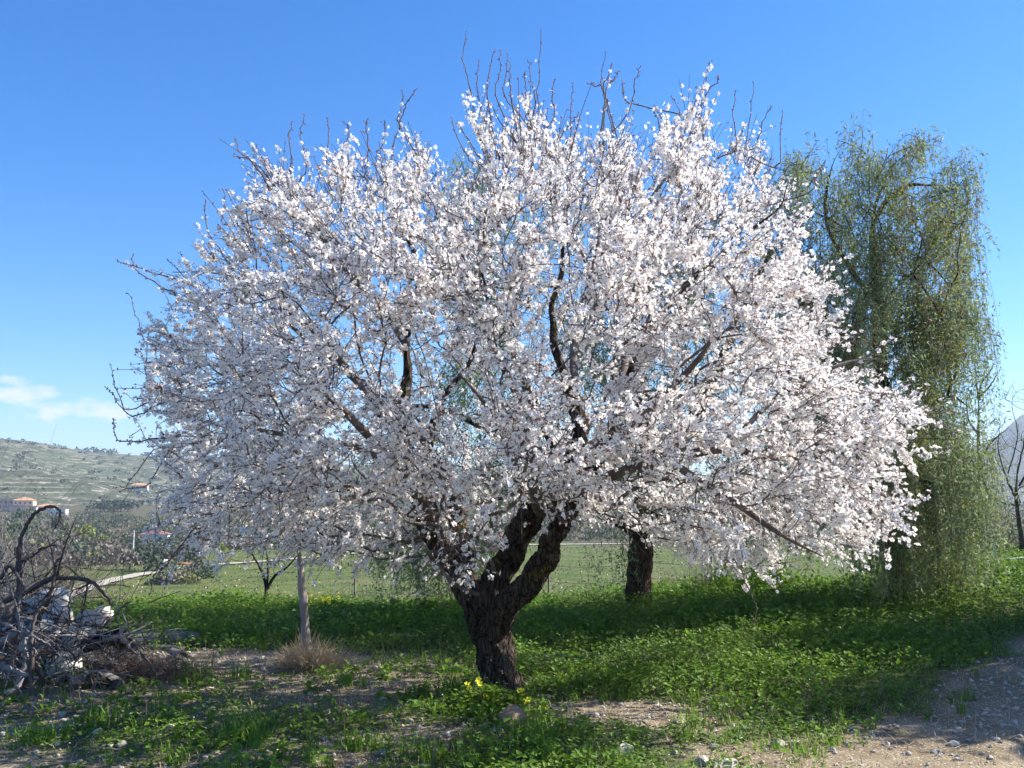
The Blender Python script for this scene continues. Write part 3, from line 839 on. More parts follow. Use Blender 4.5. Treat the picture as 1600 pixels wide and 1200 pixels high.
    fl = clump_noise(o, 0.26, 5.0)
    nbp = np.clip(nbp + np.round(fl * 17).astype(int), 0, 18)
    rep = np.repeat(np.arange(nS), nbp)
    tt = rng.beta(1.5, 1.15, len(rep)) 
    pos = o[rep] + dirv[rep] * (L[rep] * tt)[:, None] + bend[rep, 0] * (L[rep] * tt ** 2)[:, None]
    rd = rand_unit(len(rep)); rd = unit(rd - (rd * dirv[rep]).sum(1)[:, None] * dirv[rep] * 0.7)
    C.append(pos + rd * rng.uniform(0.010, 0.028, len(rep))[:, None]); D.append(unit(rd + 0.35 * rand_unit(len(rep)) + 0.15 * outw[rep]))
    # blossoms straight on the thin branches
    nd = 18000
    i2 = rng.integers(0, len(node_pts), nd)
    rd = rand_unit(nd)
    C.append(node_pts[i2] + rd * rng.uniform(0.015, 0.05, nd)[:, None]); D.append(unit(rd + 0.4 * rand_unit(nd)))
    # a few on the lower half of the bare shoots
    for P in sv:
        k = rng.integers(3, 12); a = rng.beta(1.0, 2.4, k)
        q = P[np.clip((a * len(P)).astype(int), 0, len(P) - 1)]
        rd = rand_unit(k); C.append(q + rd * 0.02); D.append(rd)
    k = 700; ii = rng.integers(0, nb, k); a = rng.beta(1.0, 2.6, k)
    rd = rand_unit(k); C.append(ob[ii] + db[ii] * (Lb[ii] * a)[:, None] + rd * 0.02); D.append(rd)
    C = np.vstack(C); D = np.vstack(D)
    # the crown is hollow and thin round the fork and the lower limbs, and ragged at its rim
    u = ((C - np.array([0.05, 7.9, 1.05])) / np.array([0.95, 1.7, 0.9]))
    pp = project(C)
    lm = clump_noise(C[:, :], 0.45, 8.0)
    kp = (rng.uniform(0, 1, len(C)) > 0.72 * (np.linalg.norm(u, axis=1) < 1 + 0.5 * lm)) & (rng.uniform(0, 1, len(C)) < 1.15 - 2.4 * np.maximum(lm - 0.12, 0))
    C, D = C[kp], D[kp]
    e = np.linalg.norm((C - np.array([0.05, 8.45, 2.95])) / np.array([3.75, 2.7, 2.35]), axis=1)
    rim = sstep(0.80, 1.08, e) * (0.35 + 0.65 * sstep(2.2, 3.6, C[:, 2]))
    ln2 = clump_noise(C, 0.30, 4.0)
    kp = rng.uniform(0, 1, len(C)) > rim * (0.42 + 1.5 * ln2)
    C, D = C[kp], D[kp]
    n = len(C)
    size = rng.uniform(0.0185, 0.028, n)
    small = rng.uniform(0, 1, n) < 0.12
    size[small] *= 0.6
    cup = rng.uniform(0.15, 0.75, n); cup[small] = 1.0
    kind = (rng.uniform(0, 1, n) < 0.12).astype(int)
    # the 300 nearest blossoms are parts that share a few meshes
    dist = np.linalg.norm(C - CAM, axis=1)
    pr = project(C)
    cost = dist - 0.4 * clump_noise(C, 0.5, 9.0)
    near = np.argsort(cost)[:300]
    rest = np.setdiff1d(np.arange(n), near)
    V, F, mi, V2, F2 = blossoms_mesh(C[rest], D[rest], size[rest], kind[rest], cup[rest])
    mb = MB(); mb.add(V, F, mi); mb.add(V2, F2, 2)
    # buds along the bare shoots
    bp = np.vstack([P[1:] for P in sv] + [Sb[:, 2:].reshape(-1, 3), Sp[::3, 2]])
    bp = np.repeat(bp, 2, 0) + 0.007 * rng.normal(size=(len(bp) * 2, 3))
    bd = rand_unit(len(bp)); bsz = rng.uniform(0.004, 0.008, len(bp))
    oct_ = np.array([[1, 0, 0], [-1, 0, 0], [0, 1, 0], [0, -1, 0], [0, 0, 1.5], [0, 0, -1.2]])
    V = (bp[:, None, :] + oct_[None] * bsz[:, None, None]).reshape(-1, 3)
    of = np.array([[0, 2, 4], [2, 1, 4], [1, 3, 4], [3, 0, 4], [2, 0, 5], [1, 2, 5], [3, 1, 5], [0, 3, 5]])
    F = ((np.arange(len(bp)) * 6)[:, None, None] + of[None]).reshape(-1, 3)
    mb.add(V, F, 3)
    ob_ = mb.build('blossoms', [M['petal_white'], M['petal_pink'], M['calyx'], M['bud']], root); tag(ob_, kind='stuff')
    to = tw.build('twigs', M['twig'], root, smooth=True); tag(to, kind='stuff')
    tm = []
    for v in range(4):
        V, F, mi, V2, F2 = blossoms_mesh(np.zeros((1, 3)), np.array([[0, 0, 1.0]]), np.array([0.02]), np.array([v % 2]), np.array([[0.25, 0.4, 0.55, 0.3][v]]))
        b = MB(); b.add(V, F, mi); b.add(V2, F2, 2); tm.append(b.mesh('blossom', [M['petal_white'], M['petal_pink'], M['calyx']]))
    for k, i in enumerate(near):
        b = bpy.data.objects.new('blossom', tm[k % 4]); b.location = C[i] - WLOC[root.name]
        b.rotation_euler = Vector(D[i]).to_track_quat('Z', 'Y').to_euler(); s = size[i] / 0.02; b.scale = (s, s, s)
        link(b, root)
    print('almond blossoms', n, 'chains', len(ch))
build_almond()

# ------------------------------------------------------------------ pepper trees
def leaf_quads(C, D, L, Wd, side=None):
    """narrow folded leaves: C base, D direction, L length, Wd width -> V,F (2 tris as a kite)"""
    n = len(C)
    S = unit(np.cross(D, rand_unit(n) if side is None else side))
    V = np.stack([C, C + D * (L * 0.45)[:, None] + S * (Wd * 0.5)[:, None], C + D * L[:, None], C + D * (L * 0.45)[:, None] - S * (Wd * 0.5)[:, None]], 1).reshape(-1, 3)
    F = (np.arange(n) * 4)[:, None] + np.arange(4)[None]
    return V, F

def build_pepper(name, label, spec, poly, cc, d0, dd, npts, nstr, trunk_n, lowfn, seedk, strand=(0.4, 1.3), yel=0.1, dry=0.1, low_extra=None, thin=1.0):
    global rng
    rng = np.random.default_rng(100 + seedk)
    base = pix(*spec[0][0][:3]); base[2] = float(H(base[0], base[1]))
    root = empty(name, tuple(base), label, 'tree')
    paths = [refine(p, 5) for p in tree_paths(spec)]
    seedN, sp, sl, sr = path_seeds(paths)
    tab = poly_polar(poly, np.array(cc, float))
    nn = 30000
    xs = np.array(poly); cand = np.stack([rng.uniform(xs[:, 0].min(), xs[:, 0].max(), nn), rng.uniform(xs[:, 1].min(), xs[:, 1].max(), nn)], 1)
    d = rng.uniform(d0 - dd, d0 + dd, nn)
    r2 = rho(cand, np.array(cc, float), tab); q = np.sqrt(np.minimum(r2, 3) ** 3 + np.abs((d - d0) / dd) ** 3)
    W = np.stack([pix(a, b, c) for a, b, c in zip(cand[:, 0], cand[:, 1], d)])
    W = W[(r2 < 0.96) & (q < 1) & (W[:, 2] > 1.7)]
    W = W[clump_noise(W, 0.75, seedk) > -0.08]; rng.shuffle(W); pts = W[:npts]
    N, par, ln = grow(seedN, sp, sl, pts, 0.35, skip=trunk_n)
    ch = chains(N, par, len(seedN), 0.004, 0.42); ch.sort(key=lambda c: -c[2])
    for k, s in enumerate(spec):
        P = refine(tree_paths([s])[0], 7)
        V, F = tube(P[:, :3], P[:, 3], 24 if k == 0 else 10, 0.13 if k == 0 else 0.08, k + seedk)
        mb = MB(); mb.add(V, F); mb.build('trunk' if k == 0 else 'limb', M['pepper_bark'], root, smooth=True)
    tw = MB(); npt = []
    for k, (P, r, w) in enumerate(ch):
        Q = smooth_path(np.column_stack([P, r]), 3)
        V, F = tube(Q[:, :3], Q[:, 3], 4); tw.add(V, F); npt.append(Q[:, :3])
    for p_ in paths[1:]:
        q_ = p_[p_[:, 3] < 0.03][:, :3]
        if len(q_): npt.append(q_)
    npt = np.vstack(npt)
    tag(tw.build('twigs', M['pepper_bark'], root, smooth=True), kind='stuff')
    # hanging strands
    o = npt[rng.integers(0, len(npt), nstr * 2)] + 0.09 * rng.normal(size=(nstr * 2, 3))
    o = o[clump_noise(o, 0.5, seedk + 7.0) > -0.08][:nstr]; nstr = len(o)
    pr = project(o)
    L = rng.uniform(strand[0], strand[1], nstr) * (1 - 0.45 * sstep(4.5, 6.5, o[:, 2])) * (0.75 + 0.8 * np.maximum(clump_noise(o, 0.8, 2.0), -0.4))
    low = H(o[:, 0], o[:, 1]) + lowfn(pr[:, 0])
    L = np.minimum(L, np.maximum(o[:, 2] - low, 0.12))
    if low_extra is not None:
        e = low_extra(); o = np.vstack([o, e[0]]); L = np.concatenate([L, e[1]]); nstr = len(o)
    hd = unit(rng.normal(size=(nstr, 3)) * np.array([1, 1, 0])) * rng.uniform(0.08, 0.5, nstr)[:, None] - np.array([0.03, 0, 0])
    K = 6; t = np.linspace(0, 1, K)
    up = 0.18 * rng.uniform(0, 1, nstr)
    S = o[:, None, :] + hd[:, None, :] * (np.minimum(L, 0.8)[:, None] * (1 - (1 - t[None]) ** 2))[..., None]
    S[:, :, 2] += up[:, None] * np.sin(np.pi * np.minimum(t * 1.6, 1))[None] * 0.6 - L[:, None] * (t[None] ** 1.4)
    sb = MB(); V, F = batch_tubes(S, np.linspace(0.003, 0.0015, K)[None] * np.ones((nstr, 1)), 3)
    cr = MB(); cr.add(V, F, 3)
    # pinnate leaves: bunches of narrow leaflets along each strand
    per = np.maximum((L * 42 * thin).astype(int), 6)
    rep = np.repeat(np.arange(nstr), per); u = rng.uniform(0.05, 1, len(rep)) * (K - 1)
    i0 = np.minimum(u.astype(int), K - 2); fr = (u - i0)[:, None]
    c = S[rep, i0] * (1 - fr) + S[rep, i0 + 1] * fr
    c = c + 0.028 * rng.normal(size=c.shape)
    dv = unit(rng.normal(size=c.shape) * np.array([0.8, 0.8, 0.5]) + np.array([0, 0, -0.65]))
    l = rng.uniform(0.035, 0.085, len(rep))
    V, F = leaf_quads(c, dv, l, l * 0.27)
    kk = rng.uniform(0, 1, nstr)
    ky = clump_noise(o, 0.9, 3.3)
    kind = np.where(ky > 0.5 - yel * 2.2, 1, 0); kind = np.where((kk < dry) & (o[:, 2] > 3.5), 2, kind)
    cr.add(V, F, kind[rep])
    tag(cr.build('foliage', [M['pepper_leaf'], M['pepper_yellow'], M['pepper_dry'], M['frond_stem']], root), kind='stuff')
    print(name, 'leaflets', len(rep))
    return root

spec1 = [[(1000, 985, 14.0, .25), (998, 955, 14.0, .195), (998, 900, 14.0, .170), (1003, 850, 14.0, .170), (1008, 800, 14.0, .18)],
         [(1003, 835, 14.0, .14), (975, 815, 13.9, .12), (935, 795, 13.8, .10), (880, 720, 13.8, .085), (820, 600, 13.9, .07), (770, 450, 14.0, .05), (740, 320, 14.0, .03), (720, 250, 14.0, .015)],
         [(1008, 800, 14.0, .16), (1010, 700, 14.0, .13), (1000, 580, 14.1, .10), (980, 450, 14.1, .07), (960, 330, 14.1, .04)],
         [(1008, 800, 14.0, .14), (1060, 700, 14.1, .11), (1120, 580, 14.1, .085), (1180, 440, 14.1, .06), (1240, 330, 14.1, .04), (1290, 250, 14.1, .02)],
         [(880, 720, 13.8, .07), (780, 680, 13.9, .06), (690, 640, 14.0, .045), (620, 640, 14.0, .03), (570, 700, 14.0, .015)],
         [(770, 450, 14.0, .04), (700, 420, 14.0, .03), (650, 430, 14.0, .02)]]
poly1 = [(545, 800), (550, 650), (580, 540), (630, 430), (665, 300), (690, 235), (725, 215), (770, 235), (850, 270), (950, 290), (1080, 300), (1180, 260), (1240, 230), (1290, 205), (1330, 260), (1330, 420), (1310, 600), (1290, 780), (1180, 820), (1050, 790), (900, 770), (760, 800), (640, 840)]
def low1(px): return np.where(px < 800, 0.15, np.where(px < 1020, 0.9, 0.7))
def extra1():
    o = []; L = []
    for (a0, a1, b0, b1, k) in ((540, 620, 800, 850, 70), (600, 700, 815, 880, 190), (690, 770, 820, 880, 80), (900, 985, 820, 880, 26), (1120, 1180, 770, 800, 40)):
        for _ in range(k):
            a = rng.uniform(a0, a1); b = rng.uniform(b0, b1)
            q = pix(a, b, rng.uniform(13.2, 14.8)); o.append(q)
            L.append(rng.uniform(0.25, 0.8) if a < 900 else rng.uniform(0.3, 0.6))
    return np.array(o), np.array(L)
build_pepper('pepper_tree', 'weeping pepper tree right behind the almond, its brown trunk bare below the blossom', spec1, poly1, (930, 560), 14.1, 1.9, 700, 3300, 20, low1, 1, (0.4, 1.3), 0.06, 0.12, extra1)

spec2 = [[(1408, 975, 13.2, 0.13), (1402, 920, 13.2, 0.105), (1395, 820, 13.3, 0.1116), (1385, 700, 13.4, 0.0992), (1375, 560, 13.5, 0.0868), (1370, 440, 13.5, 0.0744), (1364, 385, 13.5, 0.0620), (1364, 335, 13.5, 0.0496)],
         [(1366, 345, 13.5, 0.0465), (1385, 315, 13.4, 0.0434), (1420, 290, 13.3, 0.0341), (1450, 290, 13.3, 0.0240), (1475, 290, 13.3, 0.0096)],
         [(1368, 402, 13.5, 0.0372), (1392, 392, 13.3, 0.0341), (1425, 395, 13.1, 0.0279), (1470, 430, 13.0, 0.0240), (1500, 480, 13.0, 0.0144)],
         [(1372, 480, 13.5, 0.0496), (1330, 420, 13.7, 0.0434), (1295, 360, 13.8, 0.0310), (1290, 310, 13.8, 0.0280), (1300, 260, 13.8, 0.0160), (1315, 230, 13.8, 0.0064)],
         [(1364, 335, 13.5, 0.0310), (1375, 300, 13.6, 0.0280), (1390, 265, 13.6, 0.0160), (1405, 250, 13.6, 0.0064)],
         [(1390, 740, 13.4, 0.0434), (1430, 660, 13.0, 0.0310), (1480, 620, 12.8, 0.0240), (1520, 640, 12.8, 0.0120)],
         [(1385, 650, 13.5, 0.0434), (1340, 600, 13.4, 0.0310), (1290, 560, 13.3, 0.0240)]]
poly2 = [(1215, 240), (1250, 195), (1300, 168), (1350, 182), (1364, 232), (1395, 200), (1450, 194), (1495, 216), (1525, 250), (1548, 285), (1550, 370), (1512, 400), (1530, 440), (1542, 500), (1525, 560), (1500, 600), (1520, 680), (1548, 760), (1560, 800), (1480, 850), (1380, 850), (1290, 850), (1220, 800), (1205, 600), (1200, 400)]
def low2(px): return np.where(px > 1300, 0.08, 0.5)
def extra2():
    o = []; L = []
    for (a0, a1, b0, b1, k) in ((1330, 1560, 650, 780, 330), (1400, 1530, 780, 870, 160), (1450, 1545, 420, 520, 60), (1330, 1440, 780, 880, 60)):
        for _ in range(k):
            a = rng.uniform(a0, a1); b = rng.uniform(b0, b1); dq = rng.uniform(11.9, 13.6)
            q = pix(a, b, dq); o.append(q)
            L.append(min(rng.uniform(0.6, 1.7), q[2] - float(H(q[0], q[1])) - rng.uniform(0.0, 0.3)))
    return np.array(o), np.maximum(np.array(L), 0.15)
build_pepper('pepper_tree', 'tall weeping pepper tree at the right whose green fronds hang down to the grass', spec2, poly2, (1390, 500), 13.2, 1.5, 900, 5200, 36, low2, 4, (0.4, 1.3), 0.12, 0.12, extra2, 0.82)

# trees just outside the frame on the right, whose shade falls on the track
def leafy_tree(name, label, base, h, cr, cz, nleaf=2600, seed=0, leafm='pepper_leaf', ry=None):
    ry = ry or cr
    base = np.array(base, float); base[2] = float(H(base[0], base[1]))
    root = empty(name, tuple(base), label, 'tree')
    c = base + np.array([0, 0, cz])
    P = np.array([base - [0, 0, .1], base + [0.05, 0, cz * .45], c + [0, 0, 0.3]])
    mb = MB(); V, F = tube(smooth_path(P, 6), np.linspace(0.2, 0.09, 13), 12, 0.1, seed); mb.add(V, F); mb.build('trunk', M['pepper_bark'], root, smooth=True)
    tips = c + rand_unit(60) * np.array([cr, ry, h]) * rng.uniform(0.5, 1.0, (60, 1))
    mb = MB()
    for q in tips:
        s = P[1] + (P[2] - P[1]) * rng.uniform(0, 1)
        mid = (s + q) / 2 + [0, 0, 0.25]
        V, F = tube(smooth_path(np.array([s, mid, q]), 4), np.linspace(0.05, 0.012, 9), 5); mb.add(V, F)
    mb.build('limbs', M['pepper_bark'], root, smooth=True)
    k = nleaf; cl = tips[rng.integers(0, 60, k)] + rng.normal(size=(k, 3)) * 0.32
    mb = MB(); l = rng.uniform(0.13, 0.24, k); V, F = leaf_quads(cl, rand_unit(k), l, l * 0.6); mb.add(V, F)
    tag(mb.build('foliage', [M[leafm]], root), kind='stuff')
leafy_tree('carob_tree', 'dense green carob tree beside the track just right of view', (10.7, 9.25, 0), 1.1, 2.7, 3.9, 16000, 3, ry=1.1)
leafy_tree('carob_tree', 'dense green carob tree farther along the track out of view', (12.6, 12.0, 0), 1.2, 3.2, 4.3, 19000, 5, ry=0.85)

# ------------------------------------------------------------------ small trees, bare trees and shrubs
def bare_tree(name, label, cat, spec, mat, poly=None, cc=None, d0=None, dd=None, npts=0, tip=0.004, part='trunk', leaf=None, bf=0.3, group=None, sides=6, expo=0.42):
    base = pix(*spec[0][0][:3])
    root = empty(name, tuple(base), label, cat, group)
    for k, s in enumerate(spec):
        P = refine(tree_paths([s])[0], 5); P[:, :3] += 0.004 * rng.normal(size=(len(P), 3))
        V, F = tube(P[:, :3], P[:, 3], 14 if k == 0 else sides, 0.08 if k == 0 else 0.03, k)
        mb = MB(); mb.add(V, F); mb.build('trunk' if k == 0 else 'limb', mat, root, smooth=True)
    if npts:
        seedN, sp, sl, sr = path_seeds([refine(p, 5) for p in tree_paths(spec)])
        tab = poly_polar(poly, np.array(cc, float)); nn = npts * 12
        xs = np.array(poly); cand = np.stack([rng.uniform(xs[:, 0].min(), xs[:, 0].max(), nn), rng.uniform(xs[:, 1].min(), xs[:, 1].max(), nn)], 1)
        d = rng.uniform(d0 - dd, d0 + dd, nn); r2 = rho(cand, np.array(cc, float), tab)
        cand = cand[r2 < 1]; d = d[r2 < 1]
        pts = np.array([pix(a, b, c) for a, b, c in zip(cand[:npts, 0], cand[:npts, 1], d)])
        N, par, ln = grow(seedN, sp, sl, pts, bf, skip=3)
        tw = MB(); q = []
        for P, r, w in chains(N, par, len(seedN), tip, expo):
            Q = smooth_path(np.column_stack([P, r]), 3); V, F = tube(Q[:, :3], Q[:, 3], 3); tw.add(V, F); q.append(Q[:, :3])
        tag(tw.build('twigs', mat, root, smooth=True), kind='stuff')
        if leaf:
            q = np.vstack(q); k = leaf[1]; c = q[rng.integers(0, len(q), k)] + 0.04 * rng.normal(size=(k, 3))
            l = rng.uniform(*leaf[2], k); V, F = leaf_quads(c, unit(rand_unit(k) + [0, 0, -.4]), l, l * 0.5)
            mb = MB(); mb.add(V, F); tag(mb.build('foliage', [leaf[0]], root), kind='stuff')
    return root

bare_tree('young_tree', 'young tree with one smooth pale grey stem rising from a dry straw tuft', 'tree',
          [[(480, 1035, 10.0, .07), (478, 1000, 10.0, .056), (475, 950, 10.0, .052), (471, 910, 10.0, .048), (468, 868, 10.0, .047), (466, 840, 10.0, .05)],
           [(466, 845, 10.0, .035), (440, 780, 10.0, .03), (410, 700, 10.1, .02), (390, 620, 10.1, .01)], [(466, 845, 10.0, .035), (480, 770, 10.0, .03), (500, 690, 10.1, .02), (505, 600, 10.1, .01)],
           [(466, 845, 10.0, .03), (462, 760, 10.0, .025), (450, 660, 10.0, .015)]],
          M['smooth_bark'], [(360, 760), (380, 560), (450, 500), (540, 560), (560, 760), (470, 820)], (460, 680), 10.0, 0.6, 160, 0.003)
bare_tree('dark_sapling', 'small dark bare sapling forking low, left of the smooth grey stem', 'tree',
          [[(411, 985, 15.2, .07), (413, 950, 15.2, .05), (416, 920, 15.2, .045)], [(416, 922, 15.2, .035), (410, 895, 15.2, .025), (392, 860, 15.2, .015), (380, 820, 15.2, .008)],
           [(416, 922, 15.2, .035), (430, 900, 15.2, .025), (450, 885, 15.2, .018), (480, 850, 15.2, .008)], [(418, 915, 15.2, .025), (418, 880, 15.2, .018), (415, 850, 15.2, .008)]],
          M['almond_bark'], [(360, 900), (350, 820), (420, 800), (500, 840), (480, 900), (420, 910)], (420, 860), 15.2, 0.4, 70, 0.004)
bare_tree('bare_tree', 'slender bare tree with a forked crown against the sky at the right edge', 'tree',
          [[(1530, 905, 17, .10), (1530, 830, 17, .075), (1530, 740, 17, .06), (1529, 680, 17, .05), (1529, 620, 17, .04)],
           [(1529, 625, 17, .025), (1533, 600, 17, .02), (1540, 590, 17, .018), (1550, 575, 17, .014), (1554, 562, 17, .008), (1556, 554, 17, .004)],
           [(1531, 620, 17, .022), (1545, 605, 17, .018), (1555, 590, 17, .012), (1560, 580, 17, .008), (1567, 576, 17, .004)],
           [(1528, 620, 17, .02), (1525, 600, 17, .015), (1524, 580, 17, .01), (1520, 560, 17, .005)],
           [(1530, 680, 17, .03), (1515, 660, 17, .02), (1510, 630, 17, .012), (1505, 590, 17, .006)],
           [(1530, 720, 17, .03), (1550, 690, 17, .02), (1575, 670, 17, .012)]],
          M['dead_wood'], [(1500, 700), (1500, 570), (1540, 550), (1572, 570), (1575, 650), (1560, 700)], (1535, 640), 17, 0.3, 60, 0.0032)
bare_tree('bare_tree', 'wide twiggy bare fig tree under the blue hill at the right edge', 'tree',
          [[(1600, 880, 17.5, 0.0660), (1595, 830, 17.5, 0.0495), (1588, 780, 17.5, 0.0385), (1590, 730, 17.5, 0.0275)],
           [(1588, 780, 17.5, 0.0275), (1570, 740, 17.5, 0.0193), (1560, 700, 17.5, 0.0138), (1562, 660, 17.5, 0.0083), (1561, 600, 17.5, 0.0033)],
           [(1590, 740, 17.5, 0.0220), (1600, 690, 17.5, 0.0165), (1612, 640, 17.5, 0.0110), (1595, 600, 17.5, 0.0033)],
           [(1592, 760, 17.5, 0.0275), (1625, 700, 17.5, 0.0193), (1650, 620, 17.5, 0.0083)], [(1585, 790, 17.5, 0.0220), (1555, 780, 17.4, 0.0138), (1540, 750, 17.4, 0.0066)],
           [(1575, 740, 17.5, 0.0165), (1590, 680, 17.4, 0.0110), (1582, 640, 17.4, 0.0066), (1583, 600, 17.4, 0.0033)]],
          M['dead_wood'], [(1540, 860), (1535, 760), (1545, 680), (1556, 600), (1600, 590), (1660, 610), (1680, 720), (1660, 860)], (1600, 730), 17.5, 1.0, 420, 0.0034)

def shrub(name, label, cat, c, rx, ry, h, nst, mats, leafm=None, nleaf=0, leafl=(0.03, 0.06), stemr=0.004, spread=0.9, group=None, up=1.0, parent=None, leafw=0.5, kk=6, droop=0.0):
    c = np.array(c, float); c[2] = float(H(c[0], c[1]))
    root = empty(name, tuple(c), label, cat, group)
    d = unit(rng.normal(size=(nst, 3)) * np.array([spread, spread, 0.25]) + np.array([0, 0, up]))
    o = c + rng.normal(size=(nst, 3)) * np.array([rx * .35, ry * .35, 0.0])
    L = h * rng.uniform(0.6, 1.1, nst); t = np.linspace(0, 1, kk)[None, :, None]
    B = rng.normal(size=(nst, 1, 3)) * 0.25 + np.array([0, 0, -droop])
    S = o[:, None] + d[:, None] * L[:, None, None] * t + B * L[:, None, None] * t ** 2
    mb = MB(); V, F = batch_tubes(S, np.linspace(stemr, stemr * .35, kk)[None] * np.ones((nst, 1)), 3); mb.add(V, F)
    tag(mb.build('stems', mats, root, smooth=True), kind='stuff')
    if leafm:
        i = rng.integers(0, nst, nleaf); j = rng.integers(kk // 2 - 1, kk, nleaf)
        q = S[i, j] + rng.normal(size=(nleaf, 3)) * h * 0.06; l = rng.uniform(*leafl, nleaf)
        V, F = leaf_quads(q, rand_unit(nleaf), l, l * leafw); mb = MB(); mb.add(V, F)
        tag(mb.build('leaves', [leafm], root), kind='stuff')
    return root

# twiggy bare bushes on the left behind the brush pile
for (px_, d, hh, lab) in ((18, 13.0, 1.6, 'grey twiggy bare bush at the left edge behind the brush pile'), (-60, 12.5, 1.9, 'tall twiggy bush cut by the left edge of view'), (75, 14.5, 1.3, 'low reddish twiggy bush behind the hooked dead branch')):
    q = pix(px_, 900, d)
    shrub('bare_shrub', lab, 'shrub', q, 0.9, 0.7, hh * 0.9, 260, M['deadstem'] if px_ > 60 else M['dead_pale'], stemr=0.006, spread=0.75, kk=7)
shrub('bare_shrub', 'thin reddish dry shrub beside the wire fence right of the brown trunk', 'shrub', pix(1150, 930, 15.6), 1.3, 0.4, 0.75, 380, M['deadstem'], stemr=0.004, spread=0.45, kk=5)
shrub('bare_shrub', 'low grey brambles arching over the meadow edge below the blossom', 'shrub', pix(640, 940, 16.0), 2.4, 0.5, 0.7, 420, M['dead_wood'], stemr=0.006, spread=1.3, kk=7, droop=0.35)
shrub('bare_shrub', 'grey twigs of a thin bush between the wooden posts', 'shrub', pix(320, 955, 16.4), 1.6, 0.4, 0.6, 150, M['dead_wood'], stemr=0.006, spread=1.2, kk=7, droop=0.3)
shrub('dark_bush', 'dark tangled bush behind the white rail at the right edge', 'shrub', pix(1590, 880, 19.5), 2.2, 0.6, 1.1, 420, M['deadstem'], M['pepper_leaf'], 5000, stemr=0.006, spread=0.9)
shrub('green_bush', 'bright green bush at the meadow edge right of the fence', 'shrub', pix(1195, 935, 14.8), 1.1, 0.5, 0.42, 160, M['weed'], M['weed'], 4200, (0.04, 0.08), 0.004, 0.6, leafw=0.7)
shrub('green_bush', 'green clump hanging over the foot of the drooping fronds', 'shrub', pix(1500, 945, 13.9), 1.5, 0.5, 0.40, 150, M['weed'], M['weed'], 4200, (0.04, 0.08), 0.004, 0.6, leafw=0.7)
shrub('flowering_plant', 'yellow flowering clump at the meadow edge behind the straw tuft', 'flower', pix(508, 975, 15.0), 0.3, 0.25, 0.32, 60, M['weed'], M['yellow_petal'], 260, (0.03, 0.05), 0.003, 0.5, leafw=0.9)
# straw tuft at the smooth stem
shrub('straw_tuft', 'pale dry straw tuft round the foot of the smooth grey stem', 'grass tuft', pix(483, 1040, 9.75), 0.30, 0.22, 0.33, 1500, M['straw'], stemr=0.0032, spread=0.85, kk=6, droop=0.22)
shrub('straw_tuft', 'brown dry weed heap spilling off the front of the brush pile', 'grass tuft', pix(235, 1060, 9.3), 0.75, 0.45, 0.42, 750, M['deadstem'], stemr=0.003, spread=1.3, kk=6, droop=0.45)
shrub('straw_tuft', 'tan dry grass heap between the white blocks and the clay tiles', 'grass tuft', pix(170, 1035, 9.7), 0.6, 0.4, 0.36, 600, M['straw'], stemr=0.0026, spread=1.3, kk=6, droop=0.5)

# ------------------------------------------------------------------ meadow plants
def on_ground(px_, py_):
    d = 4.0
    for _ in range(1200):
        q = pix(px_, py_, d)
        if q[2] <= float(H(q[0], q[1])): return q
        d += 0.02
    return q

def scatter_xy(n, power=1.0):
    """points over the meadow wedge, thinned by green share"""
    d = rng.uniform(4.6 ** 2, 18.5 ** 2, n) ** 0.5
    a = rng.uniform(-0.64, 0.66, n)
    x = d * np.tan(a) * 0.98; y = d
    keep = rng.uniform(0, 1, n) < veg(x, y) ** power
    edge_far = y < 16.4 + 4.0 * sstep(4.5, 9, x)
    keep &= edge_far
    keep &= (rng.uniform(0, 1, n) < np.where(y > 10, 0.75, 1.0))
    return x[keep], y[keep]

def in_patch_height(x, y):
    n = wob(x, y, 0.6, 3.0)
    return (0.10 + 0.045 * n + 0.05 * np.maximum(wob(x, y, 0.25, 7.0), 0) + 0.10 * sstep(9.2, 12, y) + 0.05 * sstep(0.2, 1.5, x) * sstep(7.3, 9, y)) * (0.55 + 0.6 * veg(x, y))

